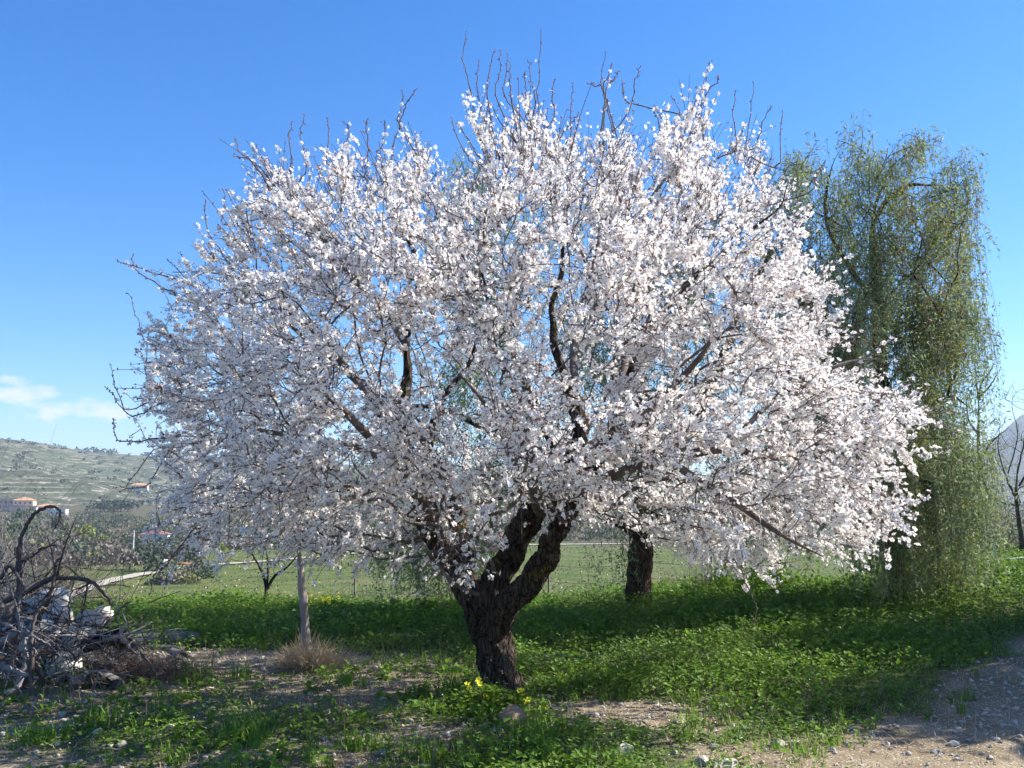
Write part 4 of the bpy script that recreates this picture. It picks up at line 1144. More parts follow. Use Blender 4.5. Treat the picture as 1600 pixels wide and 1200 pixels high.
def weeds():
    x, y = scatter_xy(54000, 1.4)
    n = len(x); z = H(x, y); h = in_patch_height(x, y) * rng.uniform(0.5, 1.25, n)
    nl = rng.integers(6, 12, n); rep = np.repeat(np.arange(n), nl)
    k = len(rep)
    th = rng.uniform(0, 6.283, k); hh = rng.uniform(0.15, 1, k) ** 0.8; rr = h[rep] * rng.uniform(0.1, 0.75, k) * (1.15 - 0.45 * hh)
    C = np.stack([x[rep] + rr * np.cos(th), y[rep] + rr * np.sin(th), z[rep] + h[rep] * hh], 1)
    D = unit(np.stack([np.cos(th), np.sin(th), rng.normal(0.05, 0.45, k)], 1) + 0.25 * rand_unit(k))
    big = (rng.uniform(0, 1, n) < 0.10) & (wob(x, y, 0.8, 2.7) > 0)
    h = np.where(big, h * 1.15, h)
    l = rng.uniform(0.022, 0.055, k) * (0.8 + 1.6 * h[rep]) * np.where(big, 1.8, np.where(wob(x, y, 0.4, 5.5) > 0.2, 0.7, 1.0))[rep]; w = l * rng.uniform(0.55, 0.95, k)
    side = unit(np.array([0, 0, 1.0]) + 0.55 * rand_unit(k))
    S = unit(np.cross(D, side)); Nn = np.cross(S, D)
    fold = 0.18 * w
    v = [C, C + D * (l * 0.38)[:, None] + S * (w * .5)[:, None] + Nn * fold[:, None], C + D * l[:, None], C + D * (l * 0.38)[:, None] - S * (w * .5)[:, None] + Nn * fold[:, None]]
    V = np.stack(v, 1).reshape(-1, 3)
    F = (np.arange(k) * 4)[:, None] + np.arange(4)[None]
    F = np.concatenate([F[:, [0, 1, 2]], F[:, [0, 2, 3]]])
    pale = (wob(x, y, 0.5, 6.0) + rng.normal(0, 0.5, n)) > 0.55
    mi = pale[rep].astype(int); mi = np.concatenate([mi, mi])
    mb = MB(); mb.add(V, F, mi)
    # stems
    ns = n // 2; s = rng.choice(n, ns, replace=False)
    t = np.linspace(0, 1, 3)[None, :, None]
    b = np.stack([x[s], y[s], z[s] - 0.01], 1)
    S_ = b[:, None] + np.concatenate([rng.normal(0, 0.2, (ns, 2)), np.ones((ns, 1))], 1)[:, None, :] * (h[s][:, None, None] * t)
    V, F = batch_tubes(S_, np.array([[0.002, 0.0015, 0.001]]) * np.ones((ns, 1)), 3); mb.add(V, F, 0)
    o = mb.build('meadow_weeds', [M['weed'], M['weed_b']]); tag(o, kind='stuff')
    print('weed leaves', k)

def blades(name, bx, by, h, mat, wid=0.0045, lean=0.45, per=1):
    n = len(bx); z = H(bx, by)
    th = rng.uniform(0, 6.283, n); le = rng.uniform(0.1, 1.0, n) * lean
    d = np.stack([np.cos(th), np.sin(th), np.zeros(n)], 1); s = np.stack([-np.sin(th), np.cos(th), np.zeros(n)], 1)
    b = np.stack([bx, by, z - 0.01], 1)
    t = np.array([0, 0.4, 0.75, 1.0]); wt = np.array([1, 0.85, 0.55, 0.0]) * wid
    pts = []
    for k in range(4):
        c = b + d * (h * le * t[k] ** 2)[:, None] + np.array([0, 0, 1.0]) * (h * t[k] * (1 - 0.35 * le * t[k]))[:, None]
        if k < 3: pts += [c + s * wt[k], c - s * wt[k]]
        else: pts += [c]
    V = np.stack(pts, 1).reshape(-1, 3)
    i = (np.arange(n) * 7)[:, None]
    mb = MB(); mb.add(V, np.concatenate([i + np.array([[0, 1, 3, 2]]), i + np.array([[2, 3, 5, 4]])])); 
    mb2V = V; F3 = i + np.array([[4, 5, 6]])
    mb.F.setdefault(3, []).append((F3, np.zeros(n, int)))
    o = mb.build(name, [mat]); tag(o, kind='stuff')
    return o

def grass():
    x, y = scatter_xy(9000, 1.0)
    sel = (wob(x, y, 0.7, 8.0) + rng.normal(0, 0.4, len(x))) > 0.15
    x, y = x[sel], y[sel]
    n = len(x); nb = rng.integers(8, 22, n); rep = np.repeat(np.arange(n), nb)
    h = (0.07 + 0.10 * rng.uniform(0, 1, n) + 0.06 * sstep(9, 12, y)) ** 1.0
    bx = x[rep] + rng.normal(0, 0.025, len(rep)); by = y[rep] + rng.normal(0, 0.025, len(rep))
    blades('meadow_grass', bx, by, h[rep] * rng.uniform(0.6, 1.2, len(rep)), M['grass'])
    # conspicuous long tufts
    bx, by, hh = [], [], []
    for (px_, py_, m_, H_) in ((820, 1165, 60, .22), (835, 1185, 60, .2), (850, 1150, 40, .16), (375, 1150, 70, .2), (390, 1165, 60, .2), (50, 1160, 80, .16), (300, 1070, 50, .2), (295, 1050, 40, .18), (375, 1060, 50, .18), (160, 1130, 40, .15), (900, 1010, 70, .26), (930, 1000, 60, .26), (1000, 1015, 60, .24), (540, 1070, 40, .14),
                              (700, 1080, 40, .16), (880, 1070, 40, .18), (1080, 1130, 40, .12), (1330, 1100, 30, .12), (420, 1010, 60, .18), (610, 1010, 50, .2), (560, 1170, 50, .15), (680, 1190, 50, .16), (770, 1096, 40, .15), (815, 1100, 50, .14), (1260, 1180, 60, .09), (1300, 1165, 50, .09), (1210, 1170, 50, .09)):
        q = on_ground(px_, py_)
        bx.append(rng.normal(q[0], 0.07, m_)); by.append(rng.normal(q[1], 0.06, m_)); hh.append(H_ * rng.uniform(0.5, 1.2, m_))
    blades('long_grass', np.concatenate(bx), np.concatenate(by), np.concatenate(hh), M['grass'], 0.006, 0.6)
    # dry stalks lying and standing
    d = rng.uniform(5, 13, 9000); a = rng.uniform(-0.6, 0.6, 9000); x = d * np.tan(a)
    blades('dry_grass', x, d, rng.uniform(0.04, 0.12, 9000), M['straw'], 0.003, 2.2)
weeds(); grass()
def litter():
    n = 2600; x = rng.normal(-0.8, 2.6, n); y = rng.normal(8.3, 1.9, n); k = (y > 4.8) & (y < 12); x, y = x[k], y[k]; n = len(x)
    z = H(x, y) + rng.uniform(0.004, 0.02, n) + (rng.uniform(0, 1, n) < veg(x, y)) * in_patch_height(x, y) * 0.8
    l = rng.uniform(0.009, 0.016, n); V, F = leaf_quads(np.stack([x, y, z], 1), unit(rng.normal(size=(n, 3)) * np.array([1, 1, .25])), l, l * .9, np.tile([0, 0, 1.0], (n, 1)))
    mb = MB(); mb.add(V, F); tag(mb.build('fallen_petals', [M['petal_pink']]), kind='stuff')
    n = 900; d = rng.uniform(7.5, 15, n); x = d * np.tan(rng.uniform(-.5, .55, n)); y = d
    k = (wob(x, y, 0.7, 12.0) > 0.15) & (veg(x, y) > 0.75); x, y = x[k], y[k]; n = len(x); z = H(x, y); hh = rng.uniform(0.16, 0.34, n)
    m_ = 16; r_ = np.repeat(np.arange(n), m_); u = np.tile(np.linspace(0.15, 1, m_), n); th = rng.uniform(0, 6.283, len(r_))
    c = np.stack([x[r_], y[r_], z[r_] + hh[r_] * u], 1) + 0.01 * rng.normal(size=(len(r_), 3))
    D = unit(np.stack([np.cos(th), np.sin(th), rng.normal(0.25, .3, len(r_))], 1)); l = rng.uniform(.025, .06, len(r_)) * (1.25 - u)
    V, F = leaf_quads(c, D, l + .015, (l + .015) * .38, np.tile([0, 0, 1.0], (len(r_), 1)))
    mb = MB(); mb.add(V, F, (rng.uniform(0, 1, len(r_)) < .12).astype(int))
    S = np.stack([x, y, z], 1)[:, None] + np.array([0, 0, 1.0]) * hh[:, None, None] * np.linspace(0, 1, 3)[None, :, None]
    V, F = batch_tubes(S, np.array([[.002, .0017, .001]]) * np.ones((n, 1)), 3); mb.add(V, F, 0)
    tag(mb.build('tall_weeds', [M['weed_b'], M['pepper_yellow']]), kind='stuff')
    # brown dead stems standing among the weeds, with seed heads
    n = 1500; d = rng.uniform(6, 13, n); x = d * np.tan(rng.uniform(-.55, .55, n)); y = d
    k = (wob(x, y, 0.5, 9.0) > 0.1) & (veg(x, y) > 0.3); x, y = x[k], y[k]; n = len(x); hh = rng.uniform(0.12, 0.32, n); z = H(x, y)
    S = np.stack([x, y, z], 1)[:, None] + np.stack([rng.normal(0, .25, n), rng.normal(0, .25, n), np.ones(n)], 1)[:, None] * hh[:, None, None] * np.linspace(0, 1, 4)[None, :, None] + rng.normal(0, .08, (n, 1, 3)) * hh[:, None, None] * np.linspace(0, 1, 4)[None, :, None] ** 2
    mb = MB(); V, F = batch_tubes(S, np.array([[.0022, .002, .0016, .001]]) * np.ones((n, 1)), 3); mb.add(V, F)
    r_ = np.repeat(np.arange(n), 5); c = S[r_, 3] + rng.normal(0, .014, (len(r_), 3)); l = rng.uniform(.01, .022, len(r_)); V, F = leaf_quads(c, rand_unit(len(r_)), l, l * .6); mb.add(V, F)
    tag(mb.build('dead_stems', [M['deadstem']]), kind='stuff')
litter()

# pebbles and stones ----------------------------------------------------------
def pebble_shape(seed, sub=1):
    import bmesh
    bm = bmesh.new(); bmesh.ops.create_icosphere(bm, subdivisions=sub, radius=1.0)
    V = np.array([v.co[:] for v in bm.verts]); F = np.array([[v.index for v in f.verts] for f in bm.faces]); bm.free()
    r_ = np.random.default_rng(seed)
    for _ in range(7):
        n_ = unit(r_.normal(size=3)); dd = V @ n_; lim = r_.uniform(0.45, 0.8); V = V - np.maximum(dd - lim, 0)[:, None] * n_
    V *= r_.uniform(0.7, 1.2, 3)
    V = V * (1 + 0.08 * r_.normal(size=(len(V), 1)))
    return V, F
def pebbles():
    n0 = 29000
    d = rng.uniform(4.6 ** 2, 13 ** 2, n0) ** 0.5; a = rng.uniform(-0.62, 0.62, n0); x = d * np.tan(a); y = d
    k = rng.uniform(0, 1, n0) < (1 - veg(x, y)) ** 1.0 * (0.55 + 0.4 * wob(x, y, 0.5, 5.0)); x, y = x[k], y[k]; n = len(x)
    s = 0.007 + 0.024 * rng.uniform(0, 1, n) ** 3.5
    mb = MB()
    for v in range(4):
        V0, F0 = pebble_shape(v + 20, 1)
        # thin template: keep it cheap
        m_ = np.arange(n) % 4 == v
        xx, yy, ss = x[m_], y[m_], s[m_]; kk = len(xx)
        th = rng.uniform(0, 6.283, kk); c_, s_ = np.cos(th), np.sin(th)
        P = np.stack([V0[None, :, 0] * c_[:, None] - V0[None, :, 1] * s_[:, None], V0[None, :, 0] * s_[:, None] + V0[None, :, 1] * c_[:, None], np.tile(V0[:, 2] * 0.7, (kk, 1))], -1) * ss[:, None, None]
        P += np.stack([xx, yy, H(xx, yy) + ss * 0.25], 1)[:, None, :]
        mb.add(P.reshape(-1, 3), ((np.arange(kk) * len(V0))[:, None, None] + F0[None]).reshape(-1, 3))
    tag(mb.build('gravel', [M['stone']]), kind='stuff')
    print('pebbles', n)
pebbles()

stone_meshes = []
for v in range(5):
    V0, F0 = pebble_shape(v + 60, 2); b = MB(); b.add(V0, F0); stone_meshes.append(b.mesh('stone', [M['stone']]))
def stone(q, s, label, group=None, k=0, sc=(1, 1, .7), mat=None, name='stone', cat='stone'):
    me = stone_meshes[k % 5]
    if mat:
        me = me.copy(); me.materials.clear(); me.materials.append(mat)
    o = bpy.data.objects.new(name, me); o.location = (q[0], q[1], q[2]); o.scale = (s * sc[0], s * sc[1], s * sc[2]); o.rotation_euler = (rng.uniform(-.2, .2), rng.uniform(-.2, .2), rng.uniform(0, 6))
    link(o); tag(o, label, cat, group); return o
k = 0
for (px_, py_, s) in ((1372, 1085, .06), (1382, 1078, .045), (1245, 1132, .07), (1218, 1168, .06), (1160, 1140, .045), (1100, 1196, .09), (1190, 1145, .04), (1120, 1170, .05), (978, 1178, .09), (965, 1150, .04), (755, 1137, .055), (735, 1128, .04), (775, 1142, .05), (785, 1146, .045),
                      (1240, 1165, .05), (1300, 1175, .05), (1330, 1140, .04), (1345, 1100, .045), (1290, 1110, .04), (1060, 1130, .045), (330, 1110, .05), (280, 1125, .06), (430, 1120, .05), (265, 1140, .05), (500, 1095, .05), (560, 1110, .04), (190, 1165, .05), (95, 1120, .05), (150, 1150, .06), (20, 1085, .08), (130, 1100, .06), (640, 1130, .045), (460, 1160, .05), (600, 1180, .05), (90, 1165, .05), (1420, 1180, .04), (1490, 1165, .05), (890, 1105, .04), (930, 1120, .04), (905, 1130, .035), (700, 1150, .045), (1010, 1150, .05)):
    q = on_ground(px_, py_); q[2] = float(H(q[0], q[1])) + s * .25
    where = 'at the weedy edge of the shaded track' if px_ > 1180 else ('in front of the almond trunk among the weeds' if px_ > 660 else 'on the patchy ground left of the almond trunk')
    stone(q, s * 0.8, 'small pale limestone lying loose ' + where, 'loose pale stones on the ground', k); k += 1
q = on_ground(288, 1192); q[2] += .02
stone(on_ground(1128, 1198), 0.10, 'largest pale stone at the bottom edge right of the tree', None, 2)

# the cut block at the foot of the trunk
def rotm(rx, ry, rz):
    from mathutils import Euler
    return np.array(Euler((rx, ry, rz)).to_matrix())
q = on_ground(800, 1140)
v, f = box((0, 0, 0), (0.17, 0.12, 0.15))
import bmesh
def bevelled(name, size, mat, bev=0.01, taper=1.0, subd=0, jitter=0.0):
    bm = bmesh.new(); bmesh.ops.create_cube(bm, size=1.0)
    for vv in bm.verts:
        t_ = taper if vv.co.z > 0 else 1.0
        vv.co = Vector((vv.co.x * size[0] * t_, vv.co.y * size[1] * t_, vv.co.z * size[2]))
    if subd: bmesh.ops.subdivide_edges(bm, edges=bm.edges[:], cuts=subd, use_grid_fill=True)
    if jitter:
        for vv in bm.verts: vv.co += Vector(rng.normal(0, jitter, 3))
    bmesh.ops.bevel(bm, geom=[e for e in bm.edges if len(e.link_faces) == 2 and e.calc_face_angle() > 0.6], offset=bev, segments=2, affect='EDGES')
    me = bpy.data.meshes.new(name); bm.to_mesh(me); bm.free(); me.materials.append(mat)
    return me
o = link(bpy.data.objects.new('wood_block', bevelled('wood_block', (0.17, 0.13, 0.17), M['block'], 0.012, 0.82, 2, 0.004)))
o.location = (q[0], q[1], float(H(q[0], q[1])) + 0.05); o.rotation_euler = (0.2, -0.3, 0.75); o.scale = (1.1, 1.1, 1.1)
tag(o, 'short cut block of brown wood lying at the foot of the almond trunk', 'wood block')

# yellow oxalis round the trunk
def oxalis(name, label, c, rx, ry, nleaf, flowers, h=0.16):
    c = np.array(c, float); c[2] = float(H(c[0], c[1])); root = empty(name, tuple(c), label, 'flower')
    n = nleaf; x = rng.normal(c[0], rx, n); y = rng.normal(c[1], ry, n)
    hh = h * rng.uniform(0.4, 1.1, n) * np.exp(-((x - c[0]) / (2.2 * rx)) ** 2)
    C = np.stack([x, y, H(x, y) + hh], 1); mb = MB()
    for k in range(3):
        th = rng.uniform(0, 6.28, n) + k * 2.1; D = unit(np.stack([np.cos(th), np.sin(th), rng.normal(0, .25, n)], 1))
        l = rng.uniform(0.018, 0.032, n); V, F = leaf_quads(C, D, l, l * 1.0, np.tile([0, 0, 1.0], (n, 1))); mb.add(V, F)
    S = np.stack([x, y, H(x, y)], 1)[:, None, :] * (1 - np.array([0, .5, 1])[None, :, None]) + C[:, None, :] * np.array([0, .5, 1])[None, :, None]
    V, F = batch_tubes(S, np.full((n, 3), 0.0012), 3); mb.add(V, F)
    tag(mb.build('leaves', [M['grass']], root), kind='stuff')
    for (a, b) in flowers:
        q = pix(a, b, c[1] - 0.06)
        mb = MB()
        for s_ in range(3 if len(flowers) > 3 else 2):
            cc_ = q + rng.normal(0, 0.014, 3); D = unit(np.array([0.2, -0.7, 0.7]) + 0.4 * rng.normal(size=3))
            V, F, mi, V2, F2 = blossoms_mesh(cc_[None], D[None], np.array([0.028]), np.array([0]), np.array([0.4])); mb.add(V, F, 0); mb.add(V2, F2, 1)
        g = q.copy(); g[2] = float(H(q[0], q[1])); P = np.array([g + [0.01, 0, 0], (g + q) / 2 + [0.015, 0, 0.01], q])
        V, F = tube(smooth_path(P, 3), np.full(7, 0.0018), 4); mb.add(V, F, 2)
        mb.build('flower', [M['yellow_petal'], M['grass'], M['grass']], root)
q = on_ground(752, 1108)
oxalis('oxalis_clump', 'bright green clump with yellow flowers left of the almond trunk foot', q, 0.16, 0.12, 520, [(748, 1064), (734, 1072), (758, 1087), (732, 1093), (740, 1098), (780, 1097)])
q = on_ground(805, 1106)
oxalis('oxalis_clump', 'few yellow flowers standing right against the almond trunk base', q, 0.05, 0.03, 60, [(801, 1094), (803, 1099), (815, 1083), (823, 1096)], 0.12)
q = on_ground(849, 1112)
oxalis('oxalis_clump', 'single pale yellow flower on the gravel right of the trunk', q, 0.03, 0.03, 30, [(849, 1104)], 0.08)
q = on_ground(640, 1085)

# ------------------------------------------------------------------ brush pile on the left
def branch_obj(pts, r0, label, group=None, mat='dead_wood', forks=5, name='dead_branch'):
    P = np.array([pix(*p) for p in pts])
    root_loc = P[0]
    Q = smooth_path(P, 7); n = len(Q); t = np.arange(n)
    Q[1:-1] += 0.004 * rng.normal(size=(n - 2, 3))
    r = np.linspace(r0, r0 * 0.35, n)
    mb = MB(); V, F = tube(Q, r, 8, 0.08, int(rng.integers(0, 9))); mb.add(V, F)
    for _ in range(forks):
        i = int(rng.integers(n // 5, n - 2)); d = unit(Q[min(i + 1, n - 1)] - Q[i] + 0.55 * rng.normal(size=3))
        L = rng.uniform(0.2, 0.6); curl = rng.normal(0, 0.35, 3) + np.array([0, 0, -0.25])
        tt = np.linspace(0, 1, 8)[:, None]
        S = Q[i] + d * L * tt + curl * L * tt ** 2
        V, F = tube(S, np.linspace(r[i] * 0.6, 0.003, 8), 5); mb.add(V, F)
        for __ in range(2):
            j = int(rng.integers(2, 6)); d2 = unit(S[j + 1] - S[j] + 0.7 * rng.normal(size=3)); L2 = rng.uniform(0.08, 0.3)
            S2 = S[j] + d2 * L2 * tt + rng.normal(0, .3, 3) * L2 * tt ** 2
            V, F = tube(S2, np.linspace(0.005, 0.002, 8), 4); mb.add(V, F)
    o = mb.build(name, [M[mat]], None, origin=root_loc, smooth=True); tag(o, label, 'branch', group)
    return o
branch_obj([(12, 1060, 9.0), (22, 1000, 9.1), (28, 940, 9.2), (30, 890, 9.2), (24, 855, 9.2)], 0.045, 'thick upright dead limb with a broken top near the left edge', forks=3)
branch_obj([(27, 900, 9.2), (31, 850, 9.2), (45, 815, 9.2), (62, 797, 9.2), (85, 791, 9.2), (93, 800, 9.2), (92, 815, 9.2), (85, 826, 9.2)], 0.022, 'hooked dead branch curling over highest above the brush pile', forks=1)
branch_obj([(5, 940, 9.0), (40, 925, 9.0), (80, 905, 8.9), (110, 903, 8.9), (140, 908, 8.8), (160, 925, 8.8), (175, 945, 8.8)], 0.03, 'long dead branch arching to the right across the pile top', forks=9)
branch_obj([(55, 975, 8.8), (75, 940, 8.8), (85, 900, 8.8), (88, 880, 8.8), (98, 868, 8.8)], 0.022, 'dead branch pointing up with a bent blunt tip', forks=3)
branch_obj([(30, 880, 9.2), (50, 870, 9.2), (65, 858, 9.2), (85, 852, 9.2), (90, 858, 9.2)], 0.015, 'slender side branch bending right off the upright limb', forks=3)
branch_obj([(0, 905, 9.0), (15, 885, 9.0), (40, 920, 9.0), (60, 930, 9.0)], 0.02, 'bowed dead branch low at the left edge of the pile', forks=3)
branch_obj([(-10, 1010, 8.5), (30, 985, 8.5), (28, 960, 8.5), (32, 930, 8.5)], 0.03, 'pale grey forked limb standing in the pile', mat='dead_pale', forks=4)
branch_obj([(28, 1075, 8.35), (40, 1030, 8.35), (36, 1000, 8.35), (34, 975, 8.35)], 0.03, 'pale barkless limb leaning upright in front of the pile', mat='dead_pale', forks=3)
branch_obj([(48, 1085, 8.3), (50, 1030, 8.3), (50, 985, 8.35), (62, 950, 8.4), (85, 930, 8.4)], 0.022, 'dark limb rising through the middle of the pile', forks=5)
branch_obj([(0, 1042, 8.3), (25, 1048, 8.3), (60, 1060, 8.3)], 0.03, 'pale cut limb lying flat at the left edge', mat='dead_pale', forks=1)
branch_obj([(195, 985, 9.0), (210, 1005, 9.0), (232, 1035, 8.95), (240, 1050, 8.95)], 0.022, 'dark stick slanting down at the right end of the pile', forks=3)
branch_obj([(120, 1010, 8.8), (150, 990, 8.9), (175, 965, 8.9), (200, 940, 9.0)], 0.014, 'thin stick slanting up right from the pile end', forks=4)
branch_obj([(160, 1000, 8.8), (200, 990, 8.9), (235, 975, 9.0)], 0.016, 'stick lying across the tan grass heap', forks=3, mat='dead_pale')
for k in range(40):
    x0 = rng.uniform(-70, 160); y0 = rng.uniform(965, 1075); d0 = rng.uniform(8.3, 9.6)
    if y0 > 1050 and x0 > 110: x0 -= 100
    ln_ = rng.uniform(60, 190); an = rng.uniform(-0.6, 1.7); cv = rng.uniform(-1.3, 0.5)
    pts = []; x, y, a = x0, y0, an
    for s in range(6):
        pts.append((x, min(y, 1082), d0 + 0.12 * s * rng.uniform(-1, 1)))
        x += math.cos(a) * ln_ / 5; y -= math.sin(a) * ln_ / 5 * 0.8; a += cv / 5 * 1.6 - 0.1
        if y < 870: a -= 0.6
        if x > 225: break
    if len(pts) < 3: continue
    branch_obj(pts, rng.uniform(0.006, 0.014), ('dark' if k % 4 else 'pale barkless') + ' curved pruned branch tangled in the brush pile at the left', 'pruned branches in the brush pile', 'dead_wood' if k % 4 else 'dead_pale', forks=4)

# white blocks, tiles, tray and plank under the pile
wb = [(75, 960, 9.9, .22, 'upper left'), (0, 0, 0, 0, '')]
items = [((88, 972, 9.8), (.34, .26, .30), 'white limewashed block at the back of the pile under the arching branch'),
         ((140, 974, 9.7), (.30, .24, .24), 'smooth white block at the top right of the pile'),
         ((70, 1000, 9.4), (.36, .28, .36), 'cream coloured block in the middle of the pile'),
         ((120, 1008, 9.4), (.34, .26, .34), 'bright white block beside the black tray'),
         ((100, 1040, 9.2), (.32, .26, .24), 'low white block half buried under the pale sticks'),
         ((20, 1005, 9.5), (.26, .24, .36), 'narrow pale block near the left edge of the pile'),
         ((78, 940, 10.1), (.40, .28, .22), 'grey white block topmost behind the tangle'),
         ((160, 960, 10.0), (.22, .2, .16), 'small pinkish white stone behind the black tray'),
         ((45, 955, 10.2), (.34, .28, .22), 'pale block behind the upright limb')]
for k, (p_, s_, lab) in enumerate(items):
    q = pix(*p_)
    g = float(H(q[0], q[1])); zz = q[2]
    me = bevelled('white_block', s_, M['white_sack'], 0.045, 0.85, 1, 0.004)
    for pl in me.polygons: pl.use_smooth = True
    o = link(bpy.data.objects.new('white_block', me)); o.location = q; o.rotation_euler = (rng.uniform(-.3, .3), rng.uniform(-.3, .3), rng.uniform(-.8, .8)); tag(o, lab, 'block')
# earth heap that carries them
def heap():
    n = 40; xs = np.linspace(-6.6, -3.3, 44); ys = np.linspace(8.2, 11.3, 34); X, Y = np.meshgrid(xs, ys)
    Z = H(X, Y) - 0.04 + 0.62 * np.exp(-(((X + 5.2) / 1.0) ** 2 + ((Y - 9.9) / 0.85) ** 2)) * (1 + 0.18 * wob(X, Y, .16, 3.0)) + 0.02 * wob(X, Y, .07, 1.0)
    V = np.stack([X, Y, Z], -1).reshape(-1, 3); i = np.arange(33)[:, None] * 44; j = np.arange(43)[None]
    F = np.stack([i + j, i + j + 1, i + 45 + j, i + 44 + j], -1).reshape(-1, 4)
    m_ = rough_mat('rubble_earth', [(0.3, (0.06, 0.045, 0.035)), (0.6, (0.19, 0.15, 0.12)), (0.75, (0.32, 0.28, 0.23))], 9, 0.95, 0.9, 0.04)
    o = link(bpy.data.objects.new('rubble_heap', mesh_np('rubble_heap', V, [F], m_, None, True))); tag(o, kind='structure')
heap()

def roof_tile(p, rot, label, group=None, L=0.36, r=0.085, name='roof_tile'):
    n = 12; th = np.linspace(0.1, np.pi - 0.1, n); V = []; 
    for zz, rr_ in ((-L / 2, r), (L / 2, r * .78)):
        for rad in (rr_, rr_ - 0.014):
            for t_ in th: V.append((rad * math.cos(t_), zz, rad * math.sin(t_)))
    V = np.array(V); F = []
    o0, i0, o1, i1 = 0, n, 2 * n, 3 * n
    for k in range(n - 1):
        F += [[o0 + k, o0 + k + 1, o1 + k + 1, o1 + k], [i0 + k + 1, i0 + k, i1 + k, i1 + k + 1], [o0 + k + 1, o0 + k, i0 + k, i0 + k + 1], [o1 + k, o1 + k + 1, i1 + k + 1, i1 + k]]
    F += [[o0, o1, i1, i0], [o0 + n - 1, i0 + n - 1, i1 + n - 1, o1 + n - 1]]
    o = link(bpy.data.objects.new(name, mesh_np(name, V, [np.array(F)], M['clay'], None, False))); o.location = p; o.rotation_euler = rot
    tag(o, label, 'roof tile', group)
def lay(px_, py_, up=0.0):
    q = on_ground(px_, py_); q[2] = float(H(q[0], q[1])) + up; return q
roof_tile(lay(276, 1030, .03), (0.1, 0.15, 0.75), 'grey curved roof tile lying alone at the edge of the bare soil', L=0.26, r=0.075)
roof_tile(lay(190, 1052, .22), (-0.3, 0.15, 0.1), 'curved clay tile end beside the tan grass heap, left of its pair')
roof_tile(lay(209, 1050, .20), (-0.2, -0.2, 0.25), 'curved clay tile end beside the tan grass heap, right of its pair')
roof_tile(lay(118, 1078, .05), (-0.15, 0.1, -0.15), 'dark curved tile lowest in front of the white blocks')
roof_tile(lay(143, 1072, .06), (-0.1, -0.1, 0.5), 'broken curved tile with a dark hollow near the sticks')
roof_tile(lay(168, 1075, .05), (0.2, 0.9, 0.9), 'curved tile tipped on its side in the dry weeds')
roof_tile(lay(262, 1038, .02), (0.1, 2.6, 0.4), 'upturned tile shard on the pale gravel', L=0.2)
for k, (a, b) in enumerate(((250, 1040), (290, 1036), (300, 1028), (255, 1030), (270, 1048))):
    stone(lay(a, b, .02), 0.055, 'pale rubble stone beside the lone roof tile', 'rubble stones by the roof tile', k, (1.2, .9, .5))
o = link(bpy.data.objects.new('plank', bevelled('plank', (0.75, 0.16, 0.05), M['plank'], 0.004))); q = pix(258, 1000, 11.3)
o.location = (q[0], q[1], float(H(q[0], q[1])) + 0.09); o.rotation_euler = (0.5, -0.03, -0.08); tag(o, 'grey weathered plank lying behind the dry weed heap', 'plank')
o = link(bpy.data.objects.new('plank', bevelled('plank', (0.45, 0.10, 0.03), M['plank'], 0.004))); q = pix(258, 1012, 11.0)
o.location = (q[0], q[1], float(H(q[0], q[1])) + 0.03); o.rotation_euler = (0.1, 0.02, -0.25); tag(o, 'short thin board lying in front of the grey plank', 'plank')
# black tray
q = pix(160, 1000, 9.0); root = empty('black_tray', tuple(q), 'black ribbed plastic tray tipped on the pile right of the white blocks', 'tray')
mt = rotm(0.5, -0.25, 0.1); mb = MB()
for c_, s_ in (((0, 0, -.03), (.34, .16, .01)), ((0, .08, 0), (.34, .01, .07)), ((0, -.08, 0), (.34, .01, .07)), ((.17, 0, 0), (.01, .16, .07)), ((-.17, 0, 0), (.01, .16, .07))):
    v, f = box(c_, s_); mb.add(v @ mt.T + q, f)
mb.build('tray_body', [M['black']], root)
for k in range(5):
    mb = MB(); v, f = box((-.13 + k * .065, -.088, 0.0), (.008, .006, .075)); mb.add(v @ mt.T + q, f); mb.build('rib', [M['dead_pale']], root)

# ------------------------------------------------------------------ fence, posts, rail, teal container
def post(px_, py0, py1, d, w, label, mat='post', name='wooden_post', lean=0.0):
    q0 = pix(px_, py0, d); q1 = pix(px_ + lean, py1, d); q0[2] = float(H(q0[0], q0[1])) - 0.1
    mb = MB(); P = np.linspace(q0, q1, 6); V, F = tube(P, np.full(6, w), 8, 0.1, px_ % 7); mb.add(V, F)
    n = len(V); mb.add(V[-8:], [list(range(8))])
    return mb, q0
for a, b0, b1, d, w, lab, ln_ in ((268, 975, 937, 17.0, .045, 'thick weathered post at the meadow edge near the brush pile', -4), (272, 975, 945, 17.3, .03, 'thin leaning stake just right of the thick weathered post', -6), (283, 975, 942, 17.6, .02, 'thin pale stake right of the two grey posts', 0), (353, 975, 928, 17.2, .05, 'stout brown post standing left of the dark sapling', 2), (368, 972, 950, 16.5, .025, 'short brown stump of a stake near the dark sapling', 0), (1115, 960, 858, 16.5, .022, 'tall thin white stake between the brown trunk and the reddish shrub', -4)):
    mb, q0 = post(a, b0, b1, d, w, lab, lean=ln_)
    o = mb.build('wooden_post', [M['white_paint'] if a == 1115 else M['post']], None, origin=q0, smooth=False); tag(o, lab, 'post')
fx = np.linspace(-2.6, 3.8, 5); fr = empty('wire_fence', (fx[0], 16.2, float(H(fx[0], 16.2))), 'low sagging wire fence on thin stakes along the far meadow edge', 'fence')
for x in fx:
    g = float(H(x, 16.2)); mb = MB(); V, F = tube(np.array([[x, 16.2, g - .1], [x + .01, 16.2, g + .35], [x, 16.2, g + .72]]), np.full(3, .018), 6); mb.add(V, F); mb.build('stake', [M['post']], fr)
